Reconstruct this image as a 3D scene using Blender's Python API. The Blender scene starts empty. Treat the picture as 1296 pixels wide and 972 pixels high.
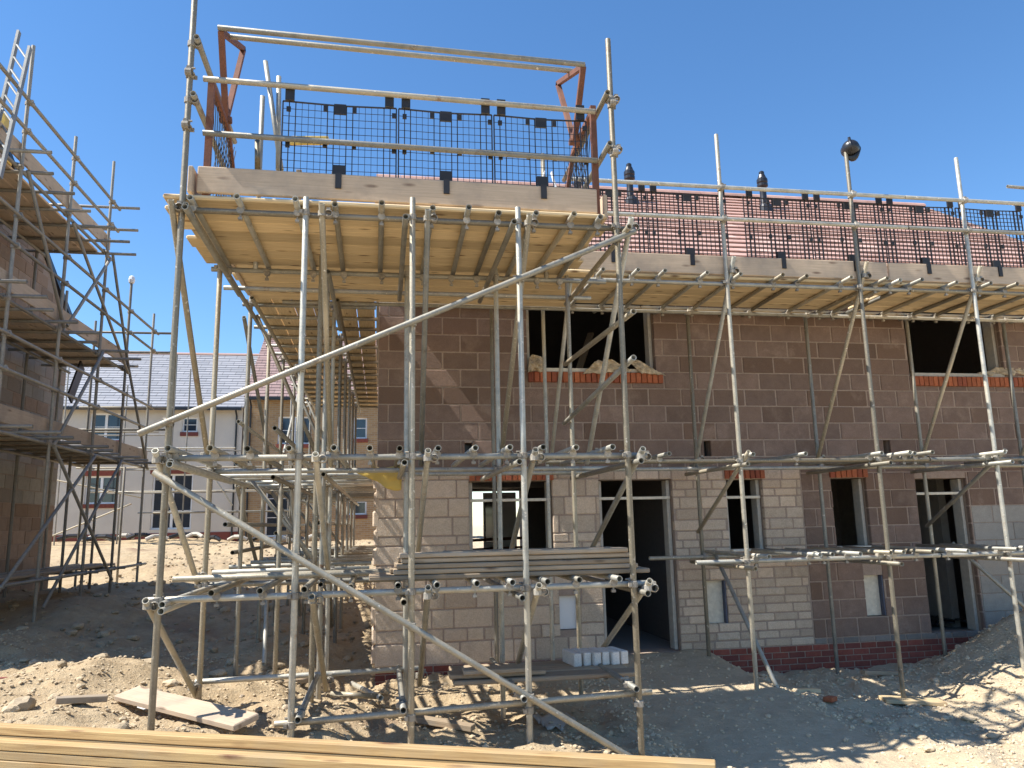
import bpy, bmesh, math, random
import numpy as np
from mathutils import Vector, Matrix, noise
random.seed(7)
R3 = random.Random(11)
sc = bpy.context.scene
COL = sc.collection

# ------------------------------------------------------------------ camera
# world: X along the house front (right), Y away from the street, Z up; the lens is the origin
FPX, CX, CY = 971.0, 648.0, 486.0
_v = np.array([537 - CX, -4850 - CY, FPX]); _v /= np.linalg.norm(_v)
_d = np.array([484 - CX, 667 - CY, FPX]); _d -= _v * (_d @ _v); _d /= np.linalg.norm(_d)
_h = np.cross(_v, _d)
if _h[0] < 0: _h = -_h
RW = np.stack([_h, _d, _v])
cam = bpy.data.cameras.new('camera')
cam.sensor_width = 36.0; cam.lens = FPX / 1296.0 * 36.0; cam.clip_start = 0.05; cam.clip_end = 2000
camo = bpy.data.objects.new('camera', cam); COL.objects.link(camo)
M = Matrix.Identity(4)
for i in range(3):
    M[i][0] = RW[i, 0]; M[i][1] = -RW[i, 1]; M[i][2] = -RW[i, 2]
camo.matrix_world = M
sc.camera = camo
# ------------------------------------------------------------------ light
LDIR = Vector((0.73, 0.075, -1.0)).normalized()          # direction the sunlight travels
world = bpy.data.worlds.new('World'); sc.world = world; world.use_nodes = True
wn = world.node_tree
sky = wn.nodes.new('ShaderNodeTexSky'); sky.sky_type = 'NISHITA'; sky.sun_disc = False
sky.sun_elevation = math.asin(-LDIR.z); sky.sun_rotation = math.atan2(-LDIR.x, -LDIR.y)
sky.altitude = 0; sky.air_density = 1.0; sky.dust_density = 0.0; sky.ozone_density = 4.0
hs = wn.nodes.new('ShaderNodeHueSaturation'); hs.inputs['Saturation'].default_value = 1.16
wn.links.new(sky.outputs[0], hs.inputs['Color']); wn.links.new(hs.outputs[0], wn.nodes['Background'].inputs[0])
wn.nodes['Background'].inputs[1].default_value = 0.118
sun = bpy.data.lights.new('sun', 'SUN'); sun.energy = 5.0; sun.angle = math.radians(0.53); sun.color = (1.0, 0.955, 0.885)
suno = bpy.data.objects.new('sun', sun); COL.objects.link(suno)
suno.rotation_euler = LDIR.to_track_quat('-Z', 'Y').to_euler()
suno.location = (-8, -1, 14)
sc.view_settings.view_transform = 'Standard'; sc.view_settings.look = 'None'
sc.view_settings.exposure = 0.88; sc.view_settings.gamma = 1.0
sc.render.engine = 'CYCLES'

# ------------------------------------------------------------------ points measured on known planes
def _ray(x, y): return RW @ np.array([x - CX, y - CY, FPX])
def PX(x, y, X): r = _ray(x, y); return Vector(r * (X / r[0]))
def PY(x, y, Y): r = _ray(x, y); return Vector(r * (Y / r[1]))
def PZ(x, y, Z): r = _ray(x, y); return Vector(r * (Z / r[2]))

# ------------------------------------------------------------------ object helpers
W = {}
def link(name, data, parent=None, mw=None, mat=None):
    o = bpy.data.objects.new(name, data)
    COL.objects.link(o)
    mw = mw.copy() if mw is not None else Matrix.Identity(4)
    if parent is not None:
        o.parent = parent
        o.matrix_basis = W[parent.name].inverted() @ mw
    else:
        o.matrix_basis = mw
    W[o.name] = mw
    if mat is not None and data is not None:
        if len(data.materials) == 0: data.materials.append(mat)
        elif data.materials[0] is not mat:
            o.material_slots[0].link = 'OBJECT'; o.material_slots[0].material = mat
    return o
def tag(o, label=None, cat=None, group=None, kind=None):
    if label: o['label'] = label
    if cat: o['category'] = cat
    if group: o['group'] = group
    if kind: o['kind'] = kind
    return o
def thing(name, loc, label, cat, group=None, rz=0.0):
    o = link(name, None, None, Matrix.Translation(Vector(loc)) @ Matrix.Rotation(rz, 4, 'Z'))
    o.empty_display_size = 0.2
    return tag(o, label, cat, group)
def mesh_of(name, verts, faces, smooth=False):
    m = bpy.data.meshes.new(name)
    m.from_pydata([tuple(v) for v in verts], [], faces); m.update()
    if smooth:
        m.polygons.foreach_set('use_smooth', [True] * len(m.polygons))
    return m
class MB:
    def __init__(self): self.v = []; self.f = []
    def add(self, vs, fs):
        n = len(self.v); self.v += [Vector(p) for p in vs]; self.f += [tuple(i + n for i in f) for f in fs]
    def box(self, a, b):
        x0, y0, z0 = a; x1, y1, z1 = b
        self.add([(x0,y0,z0),(x1,y0,z0),(x1,y1,z0),(x0,y1,z0),(x0,y0,z1),(x1,y0,z1),(x1,y1,z1),(x0,y1,z1)],
                 [(0,3,2,1),(4,5,6,7),(0,1,5,4),(1,2,6,5),(2,3,7,6),(3,0,4,7)])
    def bar(self, p, q, w, h=None, up=(0,0,1)):
        h = h or w; p = Vector(p); q = Vector(q); d = (q - p).normalized(); u = Vector(up)
        if abs(d.dot(u)) > 0.98: u = Vector((0, 1, 0))
        s = d.cross(u).normalized(); t = s.cross(d).normalized(); s = s * (w / 2); t = t * (h / 2)
        self.add([p-s-t, p+s-t, p+s+t, p-s+t, q-s-t, q+s-t, q+s+t, q-s+t],
                 [(0,3,2,1),(4,5,6,7),(0,1,5,4),(1,2,6,5),(2,3,7,6),(3,0,4,7)])
    def tube(self, p, q, r, n=8):
        p = Vector(p); q = Vector(q); d = (q - p).normalized(); u = Vector((0,0,1)) if abs(d.z) < .9 else Vector((0,1,0))
        s = d.cross(u).normalized(); t = s.cross(d)
        vs = []
        for c in (p, q):
            for k in range(n):
                a = 2*math.pi*k/n; vs.append(c + s*(r*math.cos(a)) + t*(r*math.sin(a)))
        fs = [(k, (k+1) % n, n+(k+1) % n, n+k) for k in range(n)] + [tuple(range(n))[::-1], tuple(range(n, 2*n))]
        self.add(vs, fs)
    def lathe(self, c, prof, n=16):
        vs = []; fs = []
        c = Vector(c)
        for (r, z) in prof:
            for k in range(n):
                a = 2*math.pi*k/n; vs.append(c + Vector((r*math.cos(a), r*math.sin(a), z)))
        for i in range(len(prof)-1):
            for k in range(n):
                fs.append((i*n+k, i*n+(k+1) % n, (i+1)*n+(k+1) % n, (i+1)*n+k))
        fs += [tuple(range(n))[::-1], tuple(range((len(prof)-1)*n, len(prof)*n))]
        self.add(vs, fs)
    def mesh(self, name, smooth=False): return mesh_of(name, self.v, self.f, smooth)
    def build(self, name, mat, parent=None, smooth=False):
        org = Vector(W[parent.name].translation) if parent is not None else None
        if org is None:
            # origin at the foot of the piece
            lo = [min(v[i] for v in self.v) for i in range(3)]; hi = [max(v[i] for v in self.v) for i in range(3)]
            org = Vector(((lo[0]+hi[0])/2, (lo[1]+hi[1])/2, lo[2]))
        m = mesh_of(name, [v - org for v in self.v], self.f, smooth)
        return link(name, m, parent, Matrix.Translation(org), mat)
_cb = {}
def cbox(lx, ly, lz, c):
    key = (round(lx, 3), round(ly, 3), round(lz, 3), round(c, 4))
    if key not in _cb:
        bm = bmesh.new(); bmesh.ops.create_cube(bm, size=1.0)
        bmesh.ops.scale(bm, vec=(key[0], key[1], key[2]), verts=bm.verts)
        bmesh.ops.bevel(bm, geom=bm.edges[:], offset=min(c, min(key[:3])*.3), segments=1, affect='EDGES')
        m = bpy.data.meshes.new('block_mesh'); bm.to_mesh(m); bm.free(); _cb[key] = m
    return _cb[key]
_cbm = {}
def cboxm(lx, ly, lz, c, mat):
    key = (round(lx, 3), round(ly, 3), round(lz, 3), round(c, 4), mat.name)
    if key not in _cbm:
        m = cbox(lx, ly, lz, c).copy(); m.materials.clear(); m.materials.append(mat); _cbm[key] = m
    return _cbm[key]
def block(name, parent, c, size, mat, bev=.006, rot=None):
    mw = Matrix.Translation(Vector(c))
    if rot is not None: mw = mw @ rot
    return link(name, cboxm(*size, bev, mat), parent, mw)
def frame(p, q, up=(0, 0, 1)):
    p = Vector(p); q = Vector(q); x = (q - p).normalized(); u = Vector(up)
    if abs(x.dot(u)) > .98: u = Vector((0, 1, 0))
    y = u.cross(x).normalized(); z = x.cross(y)
    m = Matrix((x, y, z)).transposed().to_4x4(); m.translation = (p + q) / 2
    return m
def board(name, parent, p, q, w, t, mat, up=(0, 0, 1), bev=.007):
    L = (Vector(q) - Vector(p)).length
    return link(name, cboxm(round(L, 2), w, t, bev, mat), parent, frame(p, q, up))

# ------------------------------------------------------------------ materials
def newmat(name):
    m = bpy.data.materials.new(name); m.use_nodes = True
    nt = m.node_tree; return m, nt, nt.nodes['Principled BSDF']
def N(nt, t, **kw):
    n = nt.nodes.new(t)
    for k, v in kw.items(): setattr(n, k, v)
    return n
def mix(nt, a, b, fac, blend='MIX'):
    n = N(nt, 'ShaderNodeMix', data_type='RGBA', blend_type=blend)
    for s, v in ((6, a), (7, b), (0, fac)):
        if isinstance(v, (int, float)): n.inputs[s].default_value = v
        elif isinstance(v, tuple): n.inputs[s].default_value = v if len(v) == 4 else (*v, 1)
        else: nt.links.new(v, n.inputs[s])
    return n.outputs[2]
def ramp(nt, val, a, b):
    n = N(nt, 'ShaderNodeMapRange'); n.inputs[1].default_value = a; n.inputs[2].default_value = b
    nt.links.new(val, n.inputs[0]); n.clamp = True
    return n.outputs[0]
def nz(nt, vec, scale, detail=4, rough=.55, dist=0):
    n = N(nt, 'ShaderNodeTexNoise'); n.inputs['Scale'].default_value = scale; n.inputs['Detail'].default_value = detail
    n.inputs['Roughness'].default_value = rough; n.inputs['Distortion'].default_value = dist
    nt.links.new(vec, n.inputs['Vector']); return n.outputs[0]
def bump(nt, bsdf, h, strength, dist=.01):
    b = N(nt, 'ShaderNodeBump'); b.inputs['Strength'].default_value = strength; b.inputs['Distance'].default_value = dist
    nt.links.new(h, b.inputs['Height']); nt.links.new(b.outputs[0], bsdf.inputs['Normal'])
def wpos(nt): return N(nt, 'ShaderNodeNewGeometry').outputs['Position']
def rnd(nt): return N(nt, 'ShaderNodeObjectInfo').outputs['Random']
def hsv(nt, col, val=None, sat=None):
    n = N(nt, 'ShaderNodeHueSaturation'); nt.links.new(col, n.inputs['Color'])
    if val is not None: nt.links.new(val, n.inputs['Value'])
    return n.outputs[0]
def masonry(name, c1, c2, c3, rough=.9, scale=14, bmp=.5, rv=(.75, 1.2), grain=90, stain=None):
    """stone, brick or block: patchy colour, a tone of its own for every piece, grainy relief"""
    m, nt, b = newmat(name); p = wpos(nt)
    a = nz(nt, p, scale, 5, .6); g = nz(nt, p, grain, 3, .7); r = rnd(nt)
    c = mix(nt, c1, c2, ramp(nt, a, .35, .68))
    c = mix(nt, c, c3, ramp(nt, r, .55, 1.0))
    c = mix(nt, c, (.02, .02, .02), 0.0)
    if stain:
        s = nz(nt, p, 2.3, 6, .65); c = mix(nt, c, stain, ramp(nt, s, .56, .82))
    v = N(nt, 'ShaderNodeMapRange'); v.inputs[3].default_value = rv[0]; v.inputs[4].default_value = rv[1]
    wn2 = N(nt, 'ShaderNodeTexWhiteNoise', noise_dimensions='1D'); nt.links.new(r, wn2.inputs['W']); nt.links.new(wn2.outputs[0], v.inputs[0])
    c = hsv(nt, c, v.outputs[0])
    sp = ramp(nt, g, .3, .75); v2 = N(nt, 'ShaderNodeMapRange'); v2.inputs[3].default_value = .82; v2.inputs[4].default_value = 1.15
    nt.links.new(sp, v2.inputs[0]); c = hsv(nt, c, v2.outputs[0])
    nt.links.new(c, b.inputs['Base Color']); b.inputs['Roughness'].default_value = rough
    hgt = N(nt, 'ShaderNodeMath', operation='ADD'); nt.links.new(a, hgt.inputs[0]); nt.links.new(g, hgt.inputs[1])
    bump(nt, b, hgt.outputs[0], bmp, .008)
    return m
def metal(name, c1, c2, dust, metallic=.35, rough=.5, dustlo=.5, rv=.25, aged=None):
    m, nt, b = newmat(name); p = wpos(nt); r = rnd(nt)
    a = nz(nt, p, 9, 5, .65); f = nz(nt, p, 60, 4, .7)
    c = mix(nt, c1, c2, ramp(nt, a, .35, .7))
    if aged:
        w = N(nt, 'ShaderNodeTexWhiteNoise', noise_dimensions='1D'); nt.links.new(r, w.inputs['W'])
        c = mix(nt, c, aged, ramp(nt, w.outputs[0], .45, 1.0))
        ru = nz(nt, p, 5.5, 6, .7, .4); c = mix(nt, c, (.20, .11, .06), ramp(nt, ru, .60, .74))
    c = mix(nt, c, dust, ramp(nt, f, dustlo, dustlo + .18))
    big = nz(nt, p, 1.1, 3, .5); c = mix(nt, c, dust, ramp(nt, big, .55, .8))
    if aged:
        sp = nz(nt, p, 26, 3, .6); c = mix(nt, c, (.62, .57, .48), ramp(nt, sp, .66, .70))
    v = N(nt, 'ShaderNodeMapRange'); v.inputs[3].default_value = 1 - rv; v.inputs[4].default_value = 1 + rv
    nt.links.new(r, v.inputs[0]); c = hsv(nt, c, v.outputs[0])
    nt.links.new(c, b.inputs['Base Color']); b.inputs['Metallic'].default_value = metallic
    rr = N(nt, 'ShaderNodeMapRange'); rr.inputs[3].default_value = rough - .1; rr.inputs[4].default_value = rough + .25
    nt.links.new(f, rr.inputs[0]); nt.links.new(rr.outputs[0], b.inputs['Roughness'])
    bump(nt, b, f, .4, .003)
    return m
def wood(name, c1, c2, knot, rough=.8, rv=(.8, 1.18), grey=None):
    m, nt, b = newmat(name)
    tc = N(nt, 'ShaderNodeTexCoord').outputs['Object']; r = rnd(nt)
    off = N(nt, 'ShaderNodeMath', operation='MULTIPLY'); off.inputs[1].default_value = 37.0; nt.links.new(r, off.inputs[0])
    cmb = N(nt, 'ShaderNodeCombineXYZ')
    for i in range(3): nt.links.new(off.outputs[0], cmb.inputs[i])
    ad = N(nt, 'ShaderNodeVectorMath', operation='ADD'); nt.links.new(tc, ad.inputs[0]); nt.links.new(cmb.outputs[0], ad.inputs[1])
    sc1 = N(nt, 'ShaderNodeVectorMath', operation='MULTIPLY'); nt.links.new(ad.outputs[0], sc1.inputs[0]); sc1.inputs[1].default_value = (1.3, 42, 42)
    g = nz(nt, sc1.outputs[0], 2.2, 6, .65, .6)
    sc2 = N(nt, 'ShaderNodeVectorMath', operation='MULTIPLY'); nt.links.new(ad.outputs[0], sc2.inputs[0]); sc2.inputs[1].default_value = (3.0, 11, 11)
    k = N(nt, 'ShaderNodeTexVoronoi'); k.inputs['Scale'].default_value = 1.0; nt.links.new(sc2.outputs[0], k.inputs['Vector'])
    c = mix(nt, c1, c2, ramp(nt, g, .35, .68))
    kk = ramp(nt, k.outputs['Distance'], .22, .08); c = mix(nt, c, knot, kk)
    if grey:
        s = nz(nt, ad.outputs[0], 3.0, 5, .6); c = mix(nt, c, grey, ramp(nt, s, .48, .72))
    v = N(nt, 'ShaderNodeMapRange'); v.inputs[3].default_value = rv[0]; v.inputs[4].default_value = rv[1]
    nt.links.new(r, v.inputs[0]); c = hsv(nt, c, v.outputs[0])
    nt.links.new(c, b.inputs['Base Color']); b.inputs['Roughness'].default_value = rough
    bump(nt, b, g, .35, .004)
    return m
def plain(name, c, rough=.6, metallic=0.0, var=.12, scale=20, bmp=.15):
    m, nt, b = newmat(name); p = wpos(nt); a = nz(nt, p, scale, 4, .6)
    lo = tuple(x * (1 - var) for x in c); hi = tuple(min(1, x * (1 + var)) for x in c)
    nt.links.new(mix(nt, lo, hi, ramp(nt, a, .3, .7)), b.inputs['Base Color'])
    b.inputs['Roughness'].default_value = rough; b.inputs['Metallic'].default_value = metallic
    bump(nt, b, a, bmp, .004)
    return m
GALV = metal('galvanised_tube', (.40, .39, .34), (.26, .255, .22), (.50, .43, .31), .4, .46, .54, .38, (.27, .225, .15))
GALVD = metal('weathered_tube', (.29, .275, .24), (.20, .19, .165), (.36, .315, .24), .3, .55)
CLAMP = metal('coupler_steel', (.34, .32, .28), (.24, .21, .17), (.50, .44, .34), .3, .6)
RUST = metal('rusty_steel', (.21, .085, .05), (.13, .06, .04), (.26, .13, .08), .15, .7, .6, .1)
DECK = wood('deck_board', (.80, .63, .375), (.57, .41, .22), (.22, .13, .06), .8, (.72, 1.12))
TOE = wood('toe_board', (.58, .45, .32), (.45, .345, .24), (.22, .15, .10), .85, (.82, 1.1), (.38, .30, .225))
OLDW = wood('weathered_board', (.42, .32, .21), (.29, .215, .14), (.15, .10, .06), .9, (.68, 1.2), (.37, .31, .235))
TIMB = wood('sawn_timber', (.50, .345, .155), (.28, .165, .065), (.13, .05, .02), .8, (.70, 1.1), (.36, .26, .14))
BLOCKM = masonry('concrete_block', (.205, .138, .106), (.25, .172, .133), (.18, .112, .077), .95, 9, .8, (.84, 1.14), 90, (.37, .27, .205))
MORT = masonry('mortar', (.39, .295, .23), (.32, .24, .185), (.39, .295, .23), .95, 20, .5, (.95, 1.05))
STONEM = masonry('walling_stone', (.61, .485, .36), (.52, .405, .295), (.57, .435, .315), .95, 12, .9, (.82, 1.15), 60)
SMORT = masonry('stone_mortar', (.33, .27, .20), (.27, .22, .16), (.33, .27, .20), .95, 20, .5, (.95, 1.05))
BRICKM = masonry('red_brick', (.23, .055, .038), (.29, .085, .055), (.17, .05, .04), .9, 16, .5, (.75, 1.2))
SOLD = masonry('orange_brick', (.36, .10, .04), (.43, .14, .06), (.28, .075, .04), .9, 16, .5, (.8, 1.15))
GBRICK = masonry('grey_brick', (.25, .22, .19), (.2, .18, .16), (.28, .22, .18), .95, 14, .5, (.8, 1.15))
LBLOCK = masonry('pale_block', (.37, .335, .285), (.31, .28, .24), (.35, .31, .26), .95, 10, .4, (.9, 1.08))
LBROWN = masonry('tan_block', (.31, .215, .15), (.37, .265, .19), (.27, .175, .11), .95, 9, .6, (.82, 1.16))
DBLOCK = masonry('grey_block', (.36, .325, .275), (.30, .27, .23), (.34, .26, .20), .95, 8, .5, (.8, 1.15))
CONC = masonry('concrete', (.30, .28, .25), (.24, .225, .20), (.3, .28, .25), .95, 4, .4, (.97, 1.03))
CREAM = plain('cream_board', (.66, .60, .48), .7)
WHITE = plain('white_plastic', (.80, .80, .79), .35, 0, .03, 6, .03)
GREYP = plain('grey_closer', (.47, .43, .36), .6, 0, .12)
DARKBL = plain('dark_blue_edge', (.07, .08, .12), .6)
BLACKP = plain('black_plastic', (.018, .018, .02), .35, 0, .2, 10, .05)
MESHP = plain('black_mesh_coating', (.02, .018, .018), .5, 0, .2, 10, .02)
POLY = plain('black_polythene', (.015, .015, .017), .3, 0, .3, 9, .3)
YELL = plain('yellow_plastic', (.62, .44, .10), .5, 0, .12, 7, .1)
CLOTH = plain('beige_membrane', (.50, .40, .27), .9, 0, .45, 14, .8)
WHBLK = masonry('white_block_stuff', (.78, .73, .66), (.70, .65, .58), (.78, .73, .66), .9, 20, .3, (.95, 1.05))
ROOFT = masonry('roof_tile', (.47, .29, .235), (.39, .225, .18), (.52, .34, .28), .85, 6, .3, (.85, 1.12))
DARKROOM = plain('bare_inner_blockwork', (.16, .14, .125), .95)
GLASS, _nt, _b = newmat('window_glass')
_b.inputs['Base Color'].default_value = (.02, .03, .045, 1); _b.inputs['Roughness'].default_value = .06; _b.inputs['Specular IOR Level'].default_value = .8
RENDERM = masonry('pale_render', (.68, .62, .53), (.61, .555, .475), (.68, .62, .53), .95, 1.2, .2, (.98, 1.02))
BUFF, _nt, _b = newmat('buff_brickwork')
_p = wpos(_nt); _sw = N(_nt, 'ShaderNodeSeparateXYZ'); _nt.links.new(_p, _sw.inputs[0]); _cm = N(_nt, 'ShaderNodeCombineXYZ')
_nt.links.new(_sw.outputs[0], _cm.inputs[0]); _nt.links.new(_sw.outputs[2], _cm.inputs[1])
_bt = N(_nt, 'ShaderNodeTexBrick'); _nt.links.new(_cm.outputs[0], _bt.inputs['Vector'])
_bt.inputs['Color1'].default_value = (.42, .27, .13, 1); _bt.inputs['Color2'].default_value = (.32, .19, .09, 1); _bt.inputs['Mortar'].default_value = (.38, .32, .24, 1)
_bt.inputs['Scale'].default_value = 1; _bt.inputs['Brick Width'].default_value = .225; _bt.inputs['Row Height'].default_value = .075; _bt.inputs['Mortar Size'].default_value = .008
_nt.links.new(_bt.outputs[0], _b.inputs['Base Color']); _b.inputs['Roughness'].default_value = .95
def tilemat(name, c1, c2, cj, w, h):
    m, nt, b = newmat(name); p = wpos(nt); sw = N(nt, 'ShaderNodeSeparateXYZ'); nt.links.new(p, sw.inputs[0]); cm = N(nt, 'ShaderNodeCombineXYZ')
    nt.links.new(sw.outputs[0], cm.inputs[0]); nt.links.new(sw.outputs[2], cm.inputs[1])
    bt = N(nt, 'ShaderNodeTexBrick'); nt.links.new(cm.outputs[0], bt.inputs['Vector'])
    bt.inputs['Color1'].default_value = (*c1, 1); bt.inputs['Color2'].default_value = (*c2, 1); bt.inputs['Mortar'].default_value = (*cj, 1)
    bt.inputs['Scale'].default_value = 1; bt.inputs['Brick Width'].default_value = w; bt.inputs['Row Height'].default_value = h; bt.inputs['Mortar Size'].default_value = .012
    nt.links.new(bt.outputs[0], b.inputs['Base Color']); b.inputs['Roughness'].default_value = .7
    return m
SLATE = tilemat('grey_roof_slate', (.30, .30, .32), (.24, .245, .265), (.13, .13, .14), .5, .2)
# ground
DIRT, nt, b = newmat('site_dirt')
p = wpos(nt)
n1 = nz(nt, p, .55, 5, .6); n2 = nz(nt, p, 5, 6, .65); n3 = nz(nt, p, 38, 5, .7)
c = mix(nt, (.50, .385, .235), (.39, .285, .165), ramp(nt, n2, .35, .65))
c = mix(nt, c, (.52, .43, .30), ramp(nt, n3, .55, .78))
c = mix(nt, c, (.30, .20, .125), ramp(nt, n1, .56, .72))
sepx = N(nt, 'ShaderNodeSeparateXYZ'); nt.links.new(p, sepx.inputs[0])
# the fill laid in front of the house on the right is a greyer stone than the clay on the left
wob = N(nt, 'ShaderNodeMath', operation='MULTIPLY_ADD'); nt.links.new(n1, wob.inputs[0]); wob.inputs[1].default_value = 1.6; nt.links.new(sepx.outputs[0], wob.inputs[2])
grey = mix(nt, (.60, .485, .325), (.48, .38, .25), ramp(nt, n2, .35, .65)); grey = mix(nt, grey, (.64, .53, .37), ramp(nt, n3, .55, .75))
c = mix(nt, c, grey, ramp(nt, wob.outputs[0], 2.2, 3.6))
nt.links.new(c, b.inputs['Base Color']); b.inputs['Roughness'].default_value = 1.0
hh = N(nt, 'ShaderNodeMath', operation='MULTIPLY_ADD'); nt.links.new(n2, hh.inputs[0]); hh.inputs[1].default_value = 2.0; nt.links.new(n3, hh.inputs[2])
bump(nt, b, hh.outputs[0], .9, .03)
STN = masonry('loose_stone', (.50, .40, .265), (.42, .325, .205), (.36, .29, .21), 1.0, 10, .8, (.75, 1.2), 60)
GSTN = masonry('grey_loose_stone', (.59, .475, .32), (.48, .385, .255), (.62, .50, .34), 1.0, 10, .8, (.75, 1.2), 60)

# ------------------------------------------------------------------ ground
CTRL = [(-1.57,6,-1.34),(-.6,6,-1.42),(.2,6,-1.56),(1.1,6,-1.66),(2,6,-1.76),(3,6,-1.86),(4,5.6,-1.9),(3.85,7.9,-1.86),(5.5,7.9,-1.97),(7,7.9,-1.80),
        (5.5,6,-1.9),(7.5,6.3,-1.8),(9,7,-1.75),(5,9.4,-1.94),(6.4,9.4,-1.94),(4.2,9.3,-1.90),(0,9.3,-1.74),(1.5,9.3,-1.72),(2.2,9.3,-1.70),
        (.8,7.6,-1.72),(1.8,7.8,-1.75),(-.3,8.4,-1.66),(-1.5,7.45,-1.50),(-1.5,9.2,-1.58),(-1.5,10.8,-1.52),(-1.5,13,-1.35),(-.4,12,-1.55),(-.6,15,-1.2),
        (-2.6,6.4,-1.26),(-3.4,6.5,-1.28),(-2.6,8,-1.36),(-3.6,8.2,-1.34),(-3,10,-1.42),(-4.6,10,-1.15),(-4.6,13,-1.0),(-4.6,16,-1.0),(-3,14,-1.2),(-6,14,-.95),(-6.2,10,-1.1),
        (-2.5,18,-1.0),(-1,20,-.85),(-5,20,-.75),(-8,24,-.5),(-4,25,-.45),(0,26,-.55),(-8,30,-.3),(-2,30,-.5),(3,32,-.5),(-12,30,-.3),
        (0,3,-1.7),(-3,3,-1.55),(3,3,-1.8),(0,-2,-1.7),(-6,2,-1.6),(6,2,-1.8),(12,6,-1.8),(12,12,-1.8),(6,20,-1.0),(10,30,-.6),(20,40,-.5),(-25,40,-.2),(0,70,0),(-60,60,.2),(60,60,0),(-40,0,-1),(40,0,-1.5),(0,-40,-1.6),(-15,10,-1.0)]
_cx = np.array([(a, b_) for a, b_, c_ in CTRL]); _cz = np.array([c_ for a, b_, c_ in CTRL])
def base_h(x, y):
    d2 = (x[..., None] - _cx[:, 0])**2 + (y[..., None] - _cx[:, 1])**2 + .12
    w = d2 ** -1.6
    return (w * _cz).sum(-1) / w.sum(-1)
def vnoise(x, y, s, seed=0):
    out = np.empty(x.shape); xf = x.ravel(); yf = y.ravel(); of = out.ravel()
    for i in range(len(xf)): of[i] = noise.noise(Vector((xf[i]*s + seed, yf[i]*s - seed, seed * .7)))
    return of.reshape(x.shape)
def sstep(a, b_, t): t = np.clip((t - a) / (b_ - a), 0, 1); return t*t*(3 - 2*t)
def ground_h(x, y, fine=True):
    z = base_h(x, y)
    # compacted ramp of fill up to the front door
    w = 1 - np.clip((9.4 - y) / 3.9, 0, 1)
    rx = 3.2 + (9.4 - y) * .06
    ramp_z = -1.60 - .36 * np.clip((9.4 - y) / 3.6, 0, 1.1)
    m = sstep(1.15, .75, np.abs(x - rx)) * sstep(5.2, 5.9, y) * sstep(9.75, 9.5, y)
    z = z * (1 - m) + ramp_z * m
    # heap of fill at the second doorway
    z = z + .62 * np.exp(-(((x - 8.15) / .95)**2 + ((y - 8.75) / .75)**2))
    # spoil bank left of the scaffold and trench at the corner
    z = z + .20 * np.exp(-(((x + 2.75) / .75)**2 + ((y - 8.0) / .75)**2)) - .16 * np.exp(-(((x + .45) / .4)**2 + ((y - 9.3) / 1.3)**2))
    z = z + .14 * np.exp(-(((x + 1.2) / .5)**2 + ((y - 10.9) / .5)**2))
    ins = (x > -.05) & (y > 9.5) & (y < 18) & (x < 12)
    z = np.where(ins, np.minimum(z, -1.8), z)
    near = sstep(45, 22, y) * sstep(-14, -8, x) * sstep(16, 12, x)
    rough = 1 - .75 * m
    z = z + near * rough * (.075 * vnoise(x, y, 1.3, 3) + .055 * vnoise(x, y, 4.1, 9) + .018 * np.abs(vnoise(x * .35, y, 7.0, 4)))
    if fine: z = z + near * rough * (.030 * vnoise(x, y, 11.0, 5) + .014 * vnoise(x, y, 27.0, 2))
    return z
xs = np.concatenate([np.array([-400, -250, -150, -90, -60, -40, -28, -20, -15, -12, -10, -9]), np.arange(-8, -4, .12), np.arange(-4, 9.6, .055), np.arange(9.6, 13, .25), np.array([14, 17, 22, 30, 45, 70, 120, 200, 400])])
ys = np.concatenate([np.array([-300, -100, -40, -15, -6, -2, 0, 1.5, 2.5, 3.2]), np.arange(3.6, 5.2, .12), np.arange(5.2, 10.5, .05), np.arange(10.5, 17, .11), np.arange(17, 34, .3), np.array([35, 37, 40, 45, 52, 62, 80, 110, 160, 250, 450, 800])])
GX, GY = np.meshgrid(xs, ys); GZ = ground_h(GX, GY)
nx, ny = len(xs), len(ys)
gv = np.stack([GX, GY, GZ], -1).reshape(-1, 3)
idx = np.arange(nx * ny).reshape(ny, nx)
gf = np.stack([idx[:-1, :-1], idx[:-1, 1:], idx[1:, 1:], idx[1:, :-1]], -1).reshape(-1, 4)
gm = bpy.data.meshes.new('ground'); gm.from_pydata(gv.tolist(), [], gf.tolist()); gm.update()
gm.polygons.foreach_set('use_smooth', [True] * len(gm.polygons))
g = link('ground', gm, None, None, DIRT); g['kind'] = 'structure'
def gz(x, y): return float(ground_h(np.array([float(x)]), np.array([float(y)]))[0])

# ------------------------------------------------------------------ tubes and couplers
def _tubemesh(n=14, r=.0242, ri=.0195):
    vs = []; fs = []
    for (rr, z) in ((r, 0), (r, 1), (ri, 1), (ri, 0)):
        for k in range(n):
            a = 2*math.pi*k/n; vs.append((rr*math.cos(a), rr*math.sin(a), z))
    for i in range(4):
        j = (i + 1) % 4
        for k in range(n): fs.append((i*n+k, i*n+(k+1) % n, j*n+(k+1) % n, j*n+k))
    m = mesh_of('scaffold_tube', vs, fs)
    for p_ in m.polygons: p_.use_smooth = (p_.index // n) in (0, 2)
    return m
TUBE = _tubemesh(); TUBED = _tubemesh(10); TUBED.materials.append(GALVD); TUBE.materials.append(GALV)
def tube(name, parent, p, q, dark=False, mat=None):
    p = Vector(p); q = Vector(q); d = q - p; L = d.length
    mw = d.to_track_quat('Z', 'Y').to_matrix().to_4x4() @ Matrix.Diagonal((1, 1, L, 1)); mw.translation = p
    return link(name, TUBED if dark else TUBE, parent, mw, mat)
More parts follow.
